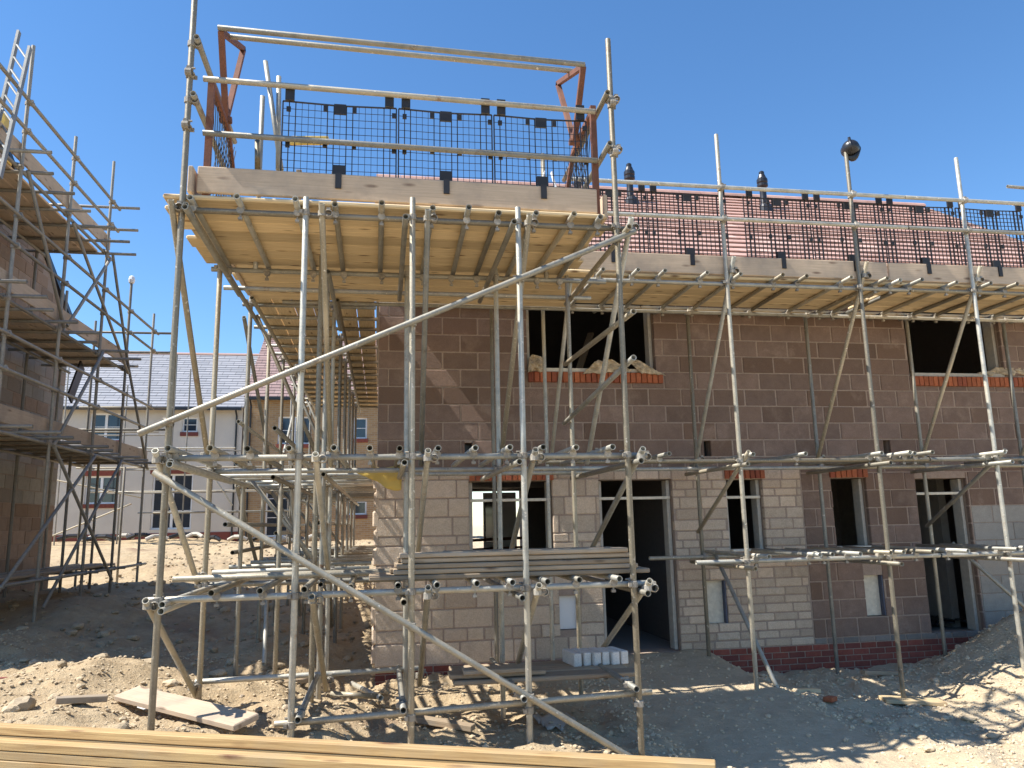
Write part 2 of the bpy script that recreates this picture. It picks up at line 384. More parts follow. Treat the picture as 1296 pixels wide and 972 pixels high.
def _couplermesh():
    b_ = MB()
    n = 10
    for (zc, ax) in ((0, 'z'), (0, 'x')):
        vs = []; fs = []
        for (rr, z) in ((.0262, -.026), (.033, -.022), (.033, .022), (.0262, .026)):
            for k in range(n):
                a = 2*math.pi*k/n
                pt = (rr*math.cos(a), rr*math.sin(a), z) if ax == 'z' else (z, rr*math.cos(a) - .05, rr*math.sin(a))
                vs.append(pt)
        for i in range(3):
            for k in range(n):
                fs.append((i*n+k, i*n+(k+1) % n, (i+1)*n+(k+1) % n, (i+1)*n+k))
        b_.add(vs, fs)
    b_.tube((.036, .03, 0), (.036, -.045, 0), .008, 6); b_.box((.024, .018, -.015), (.05, .034, .015))
    b_.tube((-.02, -.05, .036), (.05, -.05, .036), .008, 6); b_.box((-.015, -.066, .026), (.015, -.034, .05))
    return b_.mesh('coupler')
COUP = _couplermesh(); COUP.materials.append(CLAMP)
def coupler(parent, p, rz=0.0, flip=False):
    mw = Matrix.Translation(Vector(p)) @ Matrix.Rotation(rz, 4, 'Z')
    if flip: mw = mw @ Matrix.Rotation(math.pi / 2, 4, 'Y')
    return link('coupler', COUP, parent, mw)
def _clipmesh():   # board-retaining / putlog clip seen under each transom end
    b_ = MB(); b_.tube((0, -.026, .0), (0, .026, .0), .031, 9); b_.tube((.0, 0, -.07), (0, 0, -.02), .009, 6); b_.box((-.016, -.016, -.075), (.016, .016, -.055))
    return b_.mesh('clip')
CLIP = _clipmesh(); CLIP.materials.append(CLAMP)
def clip(parent, p, rz=0): return link('coupler', CLIP, parent, Matrix.Translation(Vector(p)) @ Matrix.Rotation(rz, 4, 'Z'))
j = lambda a: R3.uniform(-a, a)
def planks_x(parent, x0, x1, y0, y1, z, w=.225, t=.038, mat=None, name='deck_board', step=0.0):
    y = y0
    while y + w <= y1 + .02:
        board(name, parent, (x0 + j(.06), y + w/2, z + j(.003)), (x1 + j(.06), y + w/2, z + j(.003)), w - .001, t, mat or DECK, bev=.011)
        y += w + (.005 if R3.random() < .15 else .0)
def planks_y(parent, y0, y1, x0, x1, z, w=.225, t=.038, mat=None, name='deck_board', L=3.9):
    x = x0
    while x + w <= x1 + .02:
        y = y0
        while y < y1 - .1:
            e = min(y + L, y1)
            board(name, parent, (x + w/2, y + .005, z + j(.003)), (x + w/2, e - .005, z + j(.003)), w - .005, t, mat or DECK); y = e
        x += w + .006
#@@HOUSE
# ------------------------------------------------------------------ the house under construction
FY = 9.5
def wall_core(name, mat, parent, us, vs, is_open, P, thick_dir):
    """solid wall with real openings: P(u, v) gives the outer face, thick_dir its depth"""
    us = sorted(set(round(u, 4) for u in us)); vs = sorted(set(round(v, 4) for v in vs)); td = Vector(thick_dir)
    b_ = MB()
    def solid(i, k):
        if i < 0 or k < 0 or i >= len(us)-1 or k >= len(vs)-1: return False
        return not is_open((us[i]+us[i+1])/2, (vs[k]+vs[k+1])/2)
    for i in range(len(us)-1):
        for k in range(len(vs)-1):
            if not solid(i, k): continue
            a, b2, c2, d2 = P(us[i], vs[k]), P(us[i+1], vs[k]), P(us[i+1], vs[k+1]), P(us[i], vs[k+1])
            b_.add([a, b2, c2, d2], [(0,1,2,3)]); b_.add([a+td, b2+td, c2+td, d2+td], [(3,2,1,0)])
            if not solid(i-1, k): b_.add([a, d2, d2+td, a+td], [(0,1,2,3)])
            if not solid(i+1, k): b_.add([b2, b2+td, c2+td, c2], [(0,1,2,3)])
            if not solid(i, k-1): b_.add([a, a+td, b2+td, b2], [(0,1,2,3)])
            if not solid(i, k+1): b_.add([d2, c2, c2+td, d2+td], [(0,1,2,3)])
    return b_.build(name, mat, parent)
OPEN = [(1.05, 2.10, -.42, .52), (2.71, 3.68, -1.60, .52), (4.42, 4.93, -.41, .51), (5.92, 6.43, -.41, .51), (7.17, 7.95, -1.55, .49), (9.10, 10.1, -.42, .50),
        (1.82, 3.55, 1.92, 2.97), (7.28, 8.80, 1.92, 2.97),
        (4.06, 4.33, -1.30, -.77), (6.26, 6.54, -1.29, -.77), (2.15, 2.41, -1.29, -.89),
        (4.15, 4.25, .82, 1.02), (6.75, 6.86, .82, 1.02), (1.0, 1.1, .86, 1.0)]
def opn(x, z, e=0.0): return any(a - e < x < b_ + e and c_ - e < z < d_ + e for a, b_, c_, d_ in OPEN)
H = thing('house_under_construction', (5.6, 13.6, -1.95), 'unfinished two storey block and stone house with pink tiled roof and empty window openings', 'house')
XE = 11.2
E4 = .004
us = [-.07, XE] + [v for a, b_, c_, d_ in OPEN for v in (a - E4, b_ + E4)]
vs = [-2.1, 3.15] + [v for a, b_, c_, d_ in OPEN for v in (c_ - E4, d_ + E4)]
FW = wall_core('front_wall', MORT, H, us, vs, lambda u, v: opn(u, v, E4), lambda u, v: Vector((u, FY + .008, v)), (0, .29, 0))
def lay(parent, name, x0, x1, z0, h, blen, mat, off, joint=.01, dep=.06, yf=FY, jit=.002, lens=None, bev=.006, holes=None, pr=None):
    """one course, running bond, cut around the openings"""
    cuts = []
    x = x0 - off
    while x < x1:
        L = lens() if lens else blen
        a = max(x, x0); e = min(x + L, x1)
        if e - a > .03: cuts.append((a, e))
        x += L
    for (a, e) in cuts:
        segs = [(a, e)]
        for (oa, ob, oc, od) in (holes if holes is not None else OPEN):
            if oc < z0 + h - .02 and od > z0 + .02:
                ns = []
                for (s, t) in segs:
                    if ob <= s or oa >= t: ns.append((s, t)); continue
                    if oa > s: ns.append((s, oa + joint/2))
                    if ob < t: ns.append((ob - joint/2, t))
                segs = ns
        for (s, t) in segs:
            if t - s < .035: continue
            block(name, parent, ((s+t)/2, yf + dep/2 + j(jit) - (pr() if pr else 0), z0 + h/2), (round(t-s-joint, 2), dep, round(h-joint, 3)), mat, bev)
# upper block courses (z .66 .. 3.06) ; they continue down on the right beyond the stone facing
Z0 = .583
lay(FW, 'block', -.07, 5.485, .66, .148, .45, BLOCKM, .1, .016, .06, jit=.004); lay(FW, 'block', 5.485, XE - .9, Z0, .225, .45, BLOCKM, .1, .016, .06, jit=.004)
k = 1; z = Z0 + .225
while z < 3.0:
    lay(FW, 'block', -.07, XE - .9, z, .225, .45, BLOCKM, (k % 2) * .225 + .1, .016, .06, jit=.004)
    k += 1; z += .225
CH = (Z0 + 1.53) / 9
z = Z0 - CH; k = 1
while z > -1.55:
    lay(FW, 'block', 5.485, 7.98, z, CH, .45, BLOCKM, (k % 2) * .225 + .05, .016, .06, jit=.004)
    if z > -.1: lay(FW, 'block', 7.98, 9.9, z, CH, .45, BLOCKM, (k % 2) * .225 + .05, .016, .06, jit=.004)
    else: lay(FW, 'pale_block', 7.98, 8.95, z, CH, .62, LBLOCK, (k % 2) * .3, .008, .06, jit=.002); lay(FW, 'block', 8.95, 9.9, z, CH, .45, BLOCKM, (k % 2) * .2, .012, .06)
    k += 1; z -= CH
zb = -1.53
lay(FW, 'grey_brick', 5.485, 9.6, zb - .075, .075, .225, GBRICK, .05)
z = zb - .15; k = 0
while z > -2.1:
    lay(FW, 'brick', 3.68, 9.6, z, .075, .225, BRICKM, (k % 2) * .1125 + .03, .010, .05, bev=.003)
    k += 1; z -= .075
# stone facing: courses of three heights, lengths at random, some stones split in two beds
def stone_rows(x0, x1, zs, ze, hs, lens, off):
    z = ze
    k = 0
    while z > zs + .04:
        h = R3.choice(hs)
        if z - h < zs + .07: h = z - zs
        lay(FW, 'stone', x0, x1, z - h, h, .3, STONEM, R3.uniform(0, .25), .012, .07, lens=lambda: R3.uniform(*lens), bev=.010, jit=.005)
        z -= h; k += 1
stone_rows(-.085, 2.71, -1.62, .655, (.11, .15, .20, .225), (.2, .48), 0)
stone_rows(3.68, 5.48, -1.605, .655, (.10, .115, .14, .15), (.22, .40), 0)
lay(FW, 'stone', 2.71, 3.68, .52, .135, .3, STONEM, .1, .012, .07, bev=.01)
for k in range(3): lay(FW, 'brick', -.07, 2.71, -1.70 - .075 * (k), .075, .225, BRICKM, (k % 2) * .11, .010, .05, bev=.003)
for k in range(10):   # rock-faced quoins at the corner
    z = -1.60 + k * .225
    block('quoin_stone', FW, (-.075 + j(.008), FY + .12, z + .11), (.06 + R3.uniform(0, .03), .24, .20), STONEM, .02)
# soldier bricks over the openings, and the brick sills of the first floor windows
def soldiers(x0, x1, z0, h, mat, pr):
    n = max(2, round((x1 - x0) / .075)); w = (x1 - x0) / n
    for i in range(n): block('soldier_brick', FW, (x0 + (i + .5) * w, FY + .03 - pr + j(.002), z0 + h/2), (round(w - .010, 3), .09, h - .008), mat, .003)
soldiers(1.05, 2.12, .525, .135, SOLD, .012); soldiers(4.40, 4.97, .515, .14, SOLD, .012); soldiers(5.90, 6.46, .515, .14, SOLD, .012); soldiers(9.1, 9.8, .51, .14, SOLD, .012)
soldiers(1.82, 3.63, 1.775, .14, SOLD, .035); soldiers(7.30, 9.1, 1.775, .14, SOLD, .035)
# timber/stone sill beds and jamb closers
def jamb(x0, x1, z0, z1, w=.045):
    block('jamb', H, (x0 + w/2 + .004, FY + .17, (z0+z1)/2), (w, .16, z1 - z0 - .01), GREYP, .003)
    block('jamb', H, (x1 - w/2 - .004, FY + .17, (z0+z1)/2), (w, .16, z1 - z0 - .01), GREYP, .003)
for o in OPEN[:8]: jamb(*o)
for (a, b_, zb_) in ((1.05, 2.10, .29), (2.71, 3.68, .29), (4.42, 4.93, .28), (7.17, 7.95, .29)):
    block('batten', H, ((a+b_)/2, FY + .075, zb_), (b_ - a - .02, .03, .035), CREAM, .003)
for (a, b_, z_) in ((4.42, 4.93, -.41), (5.92, 6.43, -.41)): block('sill', H, ((a+b_)/2, FY + .03, z_ + .012), (b_ - a - .012, .2, .03), CREAM, .004)
block('sill', H, (2.68, FY + .07, 1.945), (1.70, .15, .05), CREAM, .004)
block('sill', H, (8.05, FY + .07, 1.945), (1.48, .15, .05), GREYP, .004)
for (a, b_, c_, d_) in OPEN[8:11]:   # meter box recesses
    mb = block('meter_box', H, ((a+b_)/2, FY + .10, (c_+d_)/2), (b_ - a - .004, .03, d_ - c_ - .004), CREAM if a > 3 else WHITE, .003)
    block('box_edge', H, (b_ - .014, FY + .045, (c_+d_)/2), (.02, .075, d_ - c_ - .01), DARKBL, .002)
for (a, b_, c_, d_) in OPEN[11:]: block('vent_liner', H, ((a+b_)/2, FY + .2, (c_+d_)/2), (b_ - a + .1, .03, d_ - c_ + .1), BLACKP, .003)
# other walls, floors
def rear_open(x, z): return 1.9 < x < 3.15 and -1.5 < z < .75
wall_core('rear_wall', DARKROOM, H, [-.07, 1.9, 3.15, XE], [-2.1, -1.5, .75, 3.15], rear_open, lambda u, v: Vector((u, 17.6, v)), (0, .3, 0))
b_ = MB(); b_.box((-.065, FY + .302, -2.1), (.235, 17.59, 3.12)); b_.build('gable_wall', MORT, H)
b_ = MB(); b_.box((XE - .3, FY + .302, -2.1), (XE - .002, 17.59, 3.12)); b_.build('end_wall', MORT, H)
b_ = MB(); b_.box((.24, FY + .30, -1.95), (XE - .31, 17.58, -1.62)); b_.build('floor_slab', CONC, H)
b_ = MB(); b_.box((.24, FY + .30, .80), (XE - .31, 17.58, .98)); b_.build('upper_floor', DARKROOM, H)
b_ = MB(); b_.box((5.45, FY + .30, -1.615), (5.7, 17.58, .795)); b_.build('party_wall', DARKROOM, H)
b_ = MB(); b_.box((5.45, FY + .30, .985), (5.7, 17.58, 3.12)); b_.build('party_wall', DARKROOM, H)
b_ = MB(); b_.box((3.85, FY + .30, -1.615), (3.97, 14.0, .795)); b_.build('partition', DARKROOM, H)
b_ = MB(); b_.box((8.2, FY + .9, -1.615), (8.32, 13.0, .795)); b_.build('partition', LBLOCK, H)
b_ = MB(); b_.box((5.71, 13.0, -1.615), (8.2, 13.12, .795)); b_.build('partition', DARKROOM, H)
for k in range(7): board('roof_strut', H, (1.2 + k*1.1, FY + .6, 1.1), (2.2 + k*1.1, FY + 2.2, 3.0), .1, .05, OLDW)
# white rear door leaf seen through the ground floor window
dr = block('rear_door', H, (2.62, 17.45, -.30), (.75, .06, 2.0), WHITE, .005)
block('door_pane', dr, (2.40, 17.405, .05), (.22, .02, .9), GLASS, .003)
board('prop_bar', H, (1.92, 17.3, -.35), (3.1, 17.3, -.32), .06, .06, RUST); board('prop_bar', H, (1.92, 17.3, -.55), (3.1, 17.3, -.52), .05, .05, RUST)
# roof
EY, EZ, RY, RZ = 9.15, 3.20, 13.5, 6.31
RX0, RX1 = -.17, 11.28
b_ = MB()
sl = Vector((0, RY - EY, RZ - EZ)); nrm = Vector((0, -(RZ - EZ), RY - EY)).normalized()
A0, A1 = Vector((RX0, EY, EZ)), Vector((RX1, EY, EZ)); B0, B1 = A0 + sl, A1 + sl; t_ = nrm * -.06
C0, C1 = Vector((RX0, 2*RY - EY, EZ)), Vector((RX1, 2*RY - EY, EZ))
b_.add([A0, A1, B1, B0, A0 + t_, A1 + t_, B1 + Vector((0, 0, -.07)), B0 + Vector((0, 0, -.07))], [(0,1,2,3),(7,6,5,4),(0,4,5,1),(1,5,6,2),(3,7,4,0)])
b_.add([B0, B1, C1, C0], [(0,1,2,3)])
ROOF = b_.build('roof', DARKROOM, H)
b_ = MB(); b_.add([(RX0 + .1, FY + .05, 3.13), (RX0 + .1, 17.5, 3.13), (RX0 + .1, RY, RZ - .12)], [(0,1,2)]); b_.build('gable', MORT, H)
b_ = MB(); b_.add([(RX1 - .1, FY + .05, 3.13), (RX1 - .1, 17.5, 3.13), (RX1 - .1, RY, RZ - .12)], [(0,2,1)])
b_.build('gable', MORT, H)
sd = sl.normalized(); SL = sl.length; GAUGE = .262; TW = .33
ang = math.atan2(sl.z, sl.y)
tm = MB()
for k in range(6):      # interlocking tile with a shallow roll
    pass
def tile_mesh():
    b2 = MB(); x0, x1 = -TW/2 + .003, TW/2 - .003; y0, y1 = -.012, GAUGE + .02
    b2.add([(x0, y0, .024), (x1, y0, .024), (x1, y1, -.008), (x0, y1, -.008), (x0, y0, .043), (x1, y0, .043), (x1, y0 + .006, .047), (x0, y0 + .006, .047), (x1, y1, .012), (x0, y1, .012)],
           [(0,3,2,1), (0,1,5,4), (4,5,6,7), (7,6,8,9), (1,2,8,6,5), (0,4,7,9,3), (3,9,8,2)])
    return b2
TM = tile_mesh(); TME = TM.mesh('roof_tile'); TME.materials.append(ROOFT)
rest = MB(); cnt = 0
rows = int(SL / GAUGE); ncol = int((RX1 - RX0) / TW)
tl = []
for r_ in range(rows):
    for c_ in range(ncol):
        x = RX0 + TW * (c_ + .5); tl.append((r_, c_, x))
vis = [t for t in tl if t[2] > 1.9 and t[0] >= 1][:300]
visset = set((a, b2) for a, b2, _ in vis)
for (r_, c_, x) in tl:
    pt = A0 + sd * (r_ * GAUGE) + nrm * (.012 + j(.002)); pt.x = x
    mw = Matrix.Translation(pt) @ Matrix.Rotation(ang, 4, 'X')
    if (r_, c_) in visset: link('roof_tile', TME, ROOF, mw)
    else: rest.add([mw @ v for v in TM.v], TM.f)
ro = rest.build('roof_tiles', ROOFT, ROOF); ro['kind'] = 'stuff'
for c_ in range(int((RX1 - RX0) / .45)):
    b2 = MB(); x = RX0 + .45 * c_
    n = 7; vs = []
    for e in (0, .44):
        for i in range(n): a = math.pi * i / (n - 1); vs.append((x + e, RY - .13 * math.cos(a), RZ + .0 + .10 * math.sin(a)))
    b2.add(vs, [(i, i+1, n+i+1, n+i) for i in range(n-1)] + [tuple(range(n)), tuple(range(n, 2*n))[::-1]]); b2.build('ridge_tile', ROOFT, ROOF)
b_ = MB(); b_.box((RX0 + .1, EY + .02, EZ - .2), (RX1 - .1, EY + .05, EZ - .03)); b_.build('fascia', WHITE, H)
b_ = MB(); b_.box((RX0 + .1, EY + .055, EZ - .12), (RX1 - .1, FY - .01, EZ - .10)); b_.build('soffit', WHITE, H)
# roof vent terminals
for n_, (px, py, Yv) in enumerate(((797, 232, 12.6), (966, 247, 12.6))):
    c0 = PY(px, py, Yv)
    zr = EZ + (Yv - EY) * sl.z / sl.y
    v_ = thing('roof_vent', (c0.x, Yv, zr), ('black ribbed roof vent terminal rising through tiles beside the tall corner pole', 'black ribbed roof vent terminal rising through tiles between two rail poles')[n_], 'roof vent', 'vent terminals on the pink roof')
    b2 = MB(); b2.lathe((c0.x, Yv, zr), [(.09, -.1), (.085, .02), (.065, .06), (.06, .4), (.06, .46)], 14); b2.build('pipe', BLACKP, v_, True)
    b2 = MB(); b2.lathe((c0.x, Yv, zr + .46), [(.06, 0), (.10, .03), (.10, .08), (.085, .09), (.10, .11), (.10, .17), (.08, .20), (.06, .26), (.05, .27), (.05, .32), (.03, .34)], 14); b2.build('cowl', BLACKP, v_)
    b2 = MB(); b2.lathe((c0.x, Yv - .05, zr - .02), [(.14, -.06), (.13, .06), (.10, .12), (.08, .14)], 14); b2.build('flashing', BLACKP, v_)
#@@SCAFF
# ------------------------------------------------------------------ loading bay scaffold
COLS = [-1.57, -.63, .22, 1.10, 1.96]
ROW0, ROW1, ROWH, ROWI = 6.0, 7.45, 7.9, 9.2
LB = thing('loading_bay_scaffold', (.2, 6.8, -1.5), 'tube scaffold loading bay with high boarded platform standing before the stone corner', 'scaffold')
tops = [4.9, 2.62, 2.66, 2.62, 4.27]
for X, t_ in zip(COLS, tops): tube('standard', LB, (X, ROW0, gz(X, ROW0) - .03), (X, ROW0, t_))
tube('standard', LB, (-1.57, ROW1, gz(-1.57, ROW1) - .03), (-1.57, ROW1, 2.52))
for X in (-.6, .22, 1.12): tube('standard', LB, (X, ROW1 - (.2 if X < 0 else 0), gz(X, ROW1) - .03), (X, ROW1 - (.2 if X < 0 else 0), 2.60))
for X in (-.60, .26): tube('standard', LB, (X, 8.1, gz(X, 8.1) - .03), (X, 8.1, 2.62))
LIFT = [2.49, .53, -.49, -1.38]
XL0, XL1 = -1.66, 2.14
for i, z in enumerate(LIFT):
    a, b2 = (XL0, XL1) if i < 3 else (-.75, 2.08)
    tube('ledger', LB, (a, ROW0 + .052, z), (b2, ROW0 + .052, z + (.07 if i == 3 else 0)))
    for X in COLS if i < 3 else COLS[1:]: coupler(LB, (X, ROW0 + .0, z), math.pi, False)
    if i < 3:
        for yy in (ROW1 + .052, 8.1):
            tube('ledger', LB, (XL0, yy, z - (.0 if i else -.0)), (2.3, yy, z))
        for X in (-1.57, .22, 1.12): coupler(LB, (X, ROW1, z), math.pi)
tube('ledger', LB, (-1.62, ROW1 + .06, -1.32), (.35, ROW1 + .06, -1.30))
# transoms: ends face the street
TOPT = [-1.50, -1.14, -.70, -.40, -.03, .38, .67, .93, 1.24, 1.56, 1.80]
for X in TOPT:
    y0 = 5.90 + j(.05)
    tube('transom', LB, (X, y0, 2.545), (X + j(.03), 7.62 + j(.05), 2.545)); clip(LB, (X, ROW0 + .05, 2.50))
    clip(LB, (X, ROW1 + .05, 2.47))
for px in (215, 268, 313, 366, 423, 468, 506, 555, 602, 645, 687, 730, 775):
    q = PY(px, 566, 5.9)
    tube('transom', LB, (q.x, 5.88 + j(.05), .585), (q.x + j(.02), 7.75 + j(.12), .585)); clip(LB, (q.x, ROW0 + .052, .545))
for px in (269, 329, 385, 443, 504, 553, 604, 649, 692, 735, 784):
    q = PY(px, 758, 5.9)
    tube('transom', LB, (q.x, 5.88 + j(.05), -.437), (q.x + j(.02), 7.7 + j(.12), -.437)); clip(LB, (q.x, ROW0 + .052, -.475))
for X in (-1.57 + .06, .22 - .06, 1.1 - .06, 1.96 + .06):     # ties at each frame, just below the ledger
    for z in (2.43, .47, -.55): tube('transom', LB, (X, 5.84, z), (X, 8.15, z))
for X in (-.57, .16, 1.04, 1.90):
    zz = -1.32 + (X + .57) * .03; tube('transom', LB, (X, 5.86, zz), (X, 7.6, zz)); coupler(LB, (X, ROW0 + .05, zz), math.pi)
# the two long face braces
tube('brace', LB, (-1.76, 5.935, .70), (2.10, 5.935, 2.43)); tube('brace', LB, (-1.64, 5.935, .42), (1.86, 5.935, -1.75))
for X in COLS:
    coupler(LB, (X, 5.965, .70 + (X + 1.76) / 3.86 * 1.73), math.pi)
    if X < 1.5: coupler(LB, (X, 5.965, .42 - (X + 1.64) / 3.50 * 2.17), math.pi)
# zig-zag braces in the depth of each frame
for X, s in ((-1.63, 0), (-.50, 0), (.34, 0), (1.18, 0), (2.06, 0)):
    for (za, zb2) in ((2.52, .58), (.56, -.50), (-.47, -1.45)):
        if X > .9 and za < 0: zb2 = -1.55
        tube('brace', LB, (X, 5.90, za + j(.02)), (X + j(.03), 7.55 + (.5 if X > 2 and za < 1 else 0), zb2)); coupler(LB, (X, 5.96, za - .05), math.pi/2); coupler(LB, (X, 7.45, zb2 + .1), math.pi/2)
# guard rails and gate posts of the platform
tube('guard_rail', LB, (-1.49, 6.10, 3.66), (1.84, 6.10, 3.61)); tube('guard_rail', LB, (-1.47, 6.10, 3.18), (1.84, 6.10, 3.14))
for z in (3.62, 3.16):
    for X in (-1.57, 1.96): coupler(LB, (X, 6.0, z), 0)
for X, z0_ in ((-1.57, 3.90), (-1.57, 3.40), (1.96, 3.68), (1.96, 3.20)):
    s = 1 if X < 0 else -1
    tube('guard_rail', LB, (X + .05*s, 5.92, z0_ + .02), (X + .05*s, 7.6, z0_ - .02)); coupler(LB, (X, 6.0, z0_), math.pi/2)
for X in (-1.25, 1.66): tube('standard', LB, (X + .0, 7.5, 2.5), (X, 7.5, 4.35 if X < 0 else 3.9))
# decking: boards run along the house
planks_x(LB, -1.72, 1.92, 6.02, 7.72, 2.592)
# toe boards
board('toe_board', LB, (-1.50, 6.13, 2.785), (1.83, 6.13, 2.765), .225, .038, TOE, up=(0, 1, 0))
board('toe_board', LB, (-1.54, 6.06, 2.76), (-1.54, 8.9, 2.76), .225, .038, TOE, up=(1, 0, 0))
board('toe_board', LB, (1.93, 6.2, 2.76), (1.93, 7.6, 2.76), .225, .038, TOE, up=(1, 0, 0))
# ------------------------------------------------------------------ swing-over loading gate (rust-brown frames)
G = thing('loading_gate', (.2, 6.8, 2.62), 'rusty brown swing over loading gate with mesh sides on the high platform', 'gate')
for X, sg in ((-1.44, 1), (1.84, -1)):
    fr = MB(); fr.bar((X, 6.17, 2.63), (X, 6.17, 3.70), .05, .05); fr.bar((X, 7.35, 2.63), (X, 7.35, 3.25), .045, .045)
    fr.bar((X, 6.17, 3.66), (X, 6.9, 3.62), .045, .045); fr.bar((X, 6.9, 3.62), (X, 7.35, 3.2), .04, .04); fr.bar((X, 6.17, 2.68), (X, 7.35, 2.68), .04, .04)
    fr.build('side_frame', RUST, G)
    if sg > 0: piv, a, b2 = PX(286, 152, X), PX(280, 40, X), PX(308, 62, X)
    else: piv, a, b2 = PX(727, 180, X - .05), PX(738, 84, X - .05), PX(706, 106, X - .05)
    ar = MB(); ar.bar(piv, a, .05, .05); ar.bar(a, b2, .045, .045); ar.bar(b2, piv, .045, .045); ar.tube(piv + Vector((-.05, 0, 0)), piv + Vector((.05, 0, 0)), .035, 8)
    ar.build('swing_arm', RUST, G)
    ms = MB(); n = 15
    for i in range(n):
        y = 6.22 + i * 1.1 / (n - 1); zt = 3.62 if y < 6.9 else 3.62 - (y - 6.9) * .93
        ms.bar((X, y, 2.70), (X, min(y + .5, 7.33), zt if y + .5 < 7.3 else min(zt, 3.3)), .006, .006); ms.bar((X, min(y + .4, 7.33), 2.70), (X, y, zt), .006, .006)
    ms.build('mesh_infill', MESHP, G)
tube('gate_rail', G, PX(276, 35, -1.46), PX(740, 82, 1.80)); tube('gate_rail', G, PX(288, 46, -1.44), PX(724, 90, 1.80))
# ------------------------------------------------------------------ plastic-coated brick guards
def brick_guard(x0, x1, y, ztop, zbot, zrail, label, group, wires=.052, r=.0019, hs=.066):
    t_ = thing('brick_guard', ((x0 + x1)/2, y, zbot), label, 'mesh guard', group)
    g_ = MB(); n = max(3, round((x1 - x0) / wires)); w = (x1 - x0) / n
    for i in range(n + 1):
        thick = .011 if i in (0, n) else r * 2 * (2.1 if i in (1, 2, n//2 - 2, n//2 - 1, n//2 + 1, n//2 + 2, n - 2, n - 1) else 1)
        g_.bar((x0 + i*w, y, zbot), (x0 + i*w, y, ztop - .012 * math.sin(i / n * math.pi)), thick, thick)
    nz_ = round((ztop - zbot) / hs)
    for k in range(nz_ + 1):
        z = zbot + (ztop - zbot) * k / nz_
        th = .011 if k == nz_ else r * 2
        g_.bar((x0, y - .004, z), ((x0 + x1)/2, y - .004, z - (.012 if k == nz_ else .006)), th, th); g_.bar(((x0 + x1)/2, y - .004, z - (.012 if k == nz_ else .006)), (x1, y - .004, z), th, th)
    g_.build('wire_grid', MESHP, t_)
    def cl(nm, xc, za, zb2, w2, dy=-.012):
        c_ = MB(); c_.box((xc - w2/2, y + dy - .02, za), (xc + w2/2, y + dy, zb2)); c_.build(nm, MESHP, t_)
    for xc in (x0 + .06, x1 - .06): cl('hook', xc, ztop - .01, zrail + .035, .075, -.03)
    xm = (x0 + x1) / 2; cl('clip', xm, ztop - .10, ztop - .01, .10); cl('foot', xm, zbot + .01, zbot + .10, .10); cl('toe_clip', xm, zbot - .12, zbot + .01, .05, -.05)
    for dx in (-.12, .12):
        cl('loop', xm + dx, ztop - .08, ztop - .03, .035); cl('loop', xm + dx, zbot + .26, zbot + .31, .035)
    for xc in (x0 + .05, x1 - .02): cl('loop', xc, ztop - .10, ztop - .06, .035); cl('loop', xc, zbot + .24, zbot + .29, .035)
    return t_
for a, b2, lb in ((-.86, .085, 'black wire mesh guard on the high loading platform before the red tile stack'), (.105, .915, 'middle black wire mesh guard of the three on the high loading platform'), (.935, 1.77, 'black wire mesh guard on the high loading platform before the white bulk bag')):
    brick_guard(a, b2, 6.165, 3.545, 2.88, 3.64, lb, 'mesh guards of the loading platform')
# ------------------------------------------------------------------ scaffold along the house front
HF = thing('house_front_scaffold', (5.5, 8.5, -1.8), 'long tube scaffold run along the brown block house front under the roof', 'scaffold')
C2 = [1.98, 3.86, 5.53, 7.04, 8.55, 10.1]
ct = [2.7, 4.49, 4.40, 4.39, 4.5, 4.4]
for i, (X, t_) in enumerate(zip(C2, ct)):
    tube('standard', HF, (X, ROWH, gz(X, ROWH) - .03), (X, ROWH, t_))
    Xi = X + (.05 if i else .0)
    tube('standard', HF, (Xi, ROWI, gz(Xi, ROWI) - .02), (Xi, ROWI, 2.66))
tube('standard', HF, (1.32, ROWI, gz(1.32, ROWI) - .02), (1.32, ROWI, 2.64))
for z, yo in ((2.66, 1), (.63, 1), (-.45, 1), (3.80, 0), (3.41, 0)):
    a = 2.0 if z > 2 or z < 0 else 1.7
    if z < 0: a = 3.3
    tube('ledger', HF, (a, ROWH + .052 * (1 if z < 3 else -1), z), (6.2, ROWH + .052 * (1 if z < 3 else -1), z)); tube('ledger', HF, (6.22, ROWH + .052 * (1 if z < 3 else -1), z), (10.4, ROWH + .052 * (1 if z < 3 else -1), z))
    if yo:
        tube('ledger', HF, ((-1.2 if z > 0 else 3.2), ROWI - .052, z), (5.9, ROWI - .052, z)); tube('ledger', HF, (5.92, ROWI - .052, z), (10.4, ROWI - .052, z))
    for X in C2[1:]:
        coupler(HF, (X, ROWH, z), math.pi if z < 3 else 0)
        if yo: coupler(HF, (X + .05, ROWI, z), 0)
for X in (2.35, 2.74, 3.05, 3.55, 3.95, 4.45, 4.75, 5.3, 5.75, 5.95, 6.2, 6.7, 7.15, 7.5, 8.0, 8.4, 8.9):
    tube('transom', HF, (X, 7.72 + j(.05), 2.712), (X + j(.04), 9.42, 2.712)); clip(HF, (X, ROWH + .05, 2.68)); clip(HF, (X, ROWI - .05, 2.68))
for X in (2.95, 3.95, 4.55, 5.45, 5.75, 5.88, 6.02, 6.95, 7.9):
    tube('transom', HF, (X, 7.70 + j(.08), .685), (X + j(.03), 9.42, .685)); clip(HF, (X, ROWH + .05, .65))
for X in (3.98, 4.60, 4.78, 5.05, 5.45, 5.62, 5.9, 6.3, 6.95, 7.3): tube('transom', HF, (X, 7.70 + j(.08), -.395), (X + j(.03), 9.3, -.395)); clip(HF, (X, ROWH + .05, -.43))
for X in (3.80, 5.47, 6.98): tube('transom', HF, (X, 7.6, .57), (X, 9.3, .57)); tube('transom', HF, (X, 7.6, -.51), (X, 9.3, -.51))
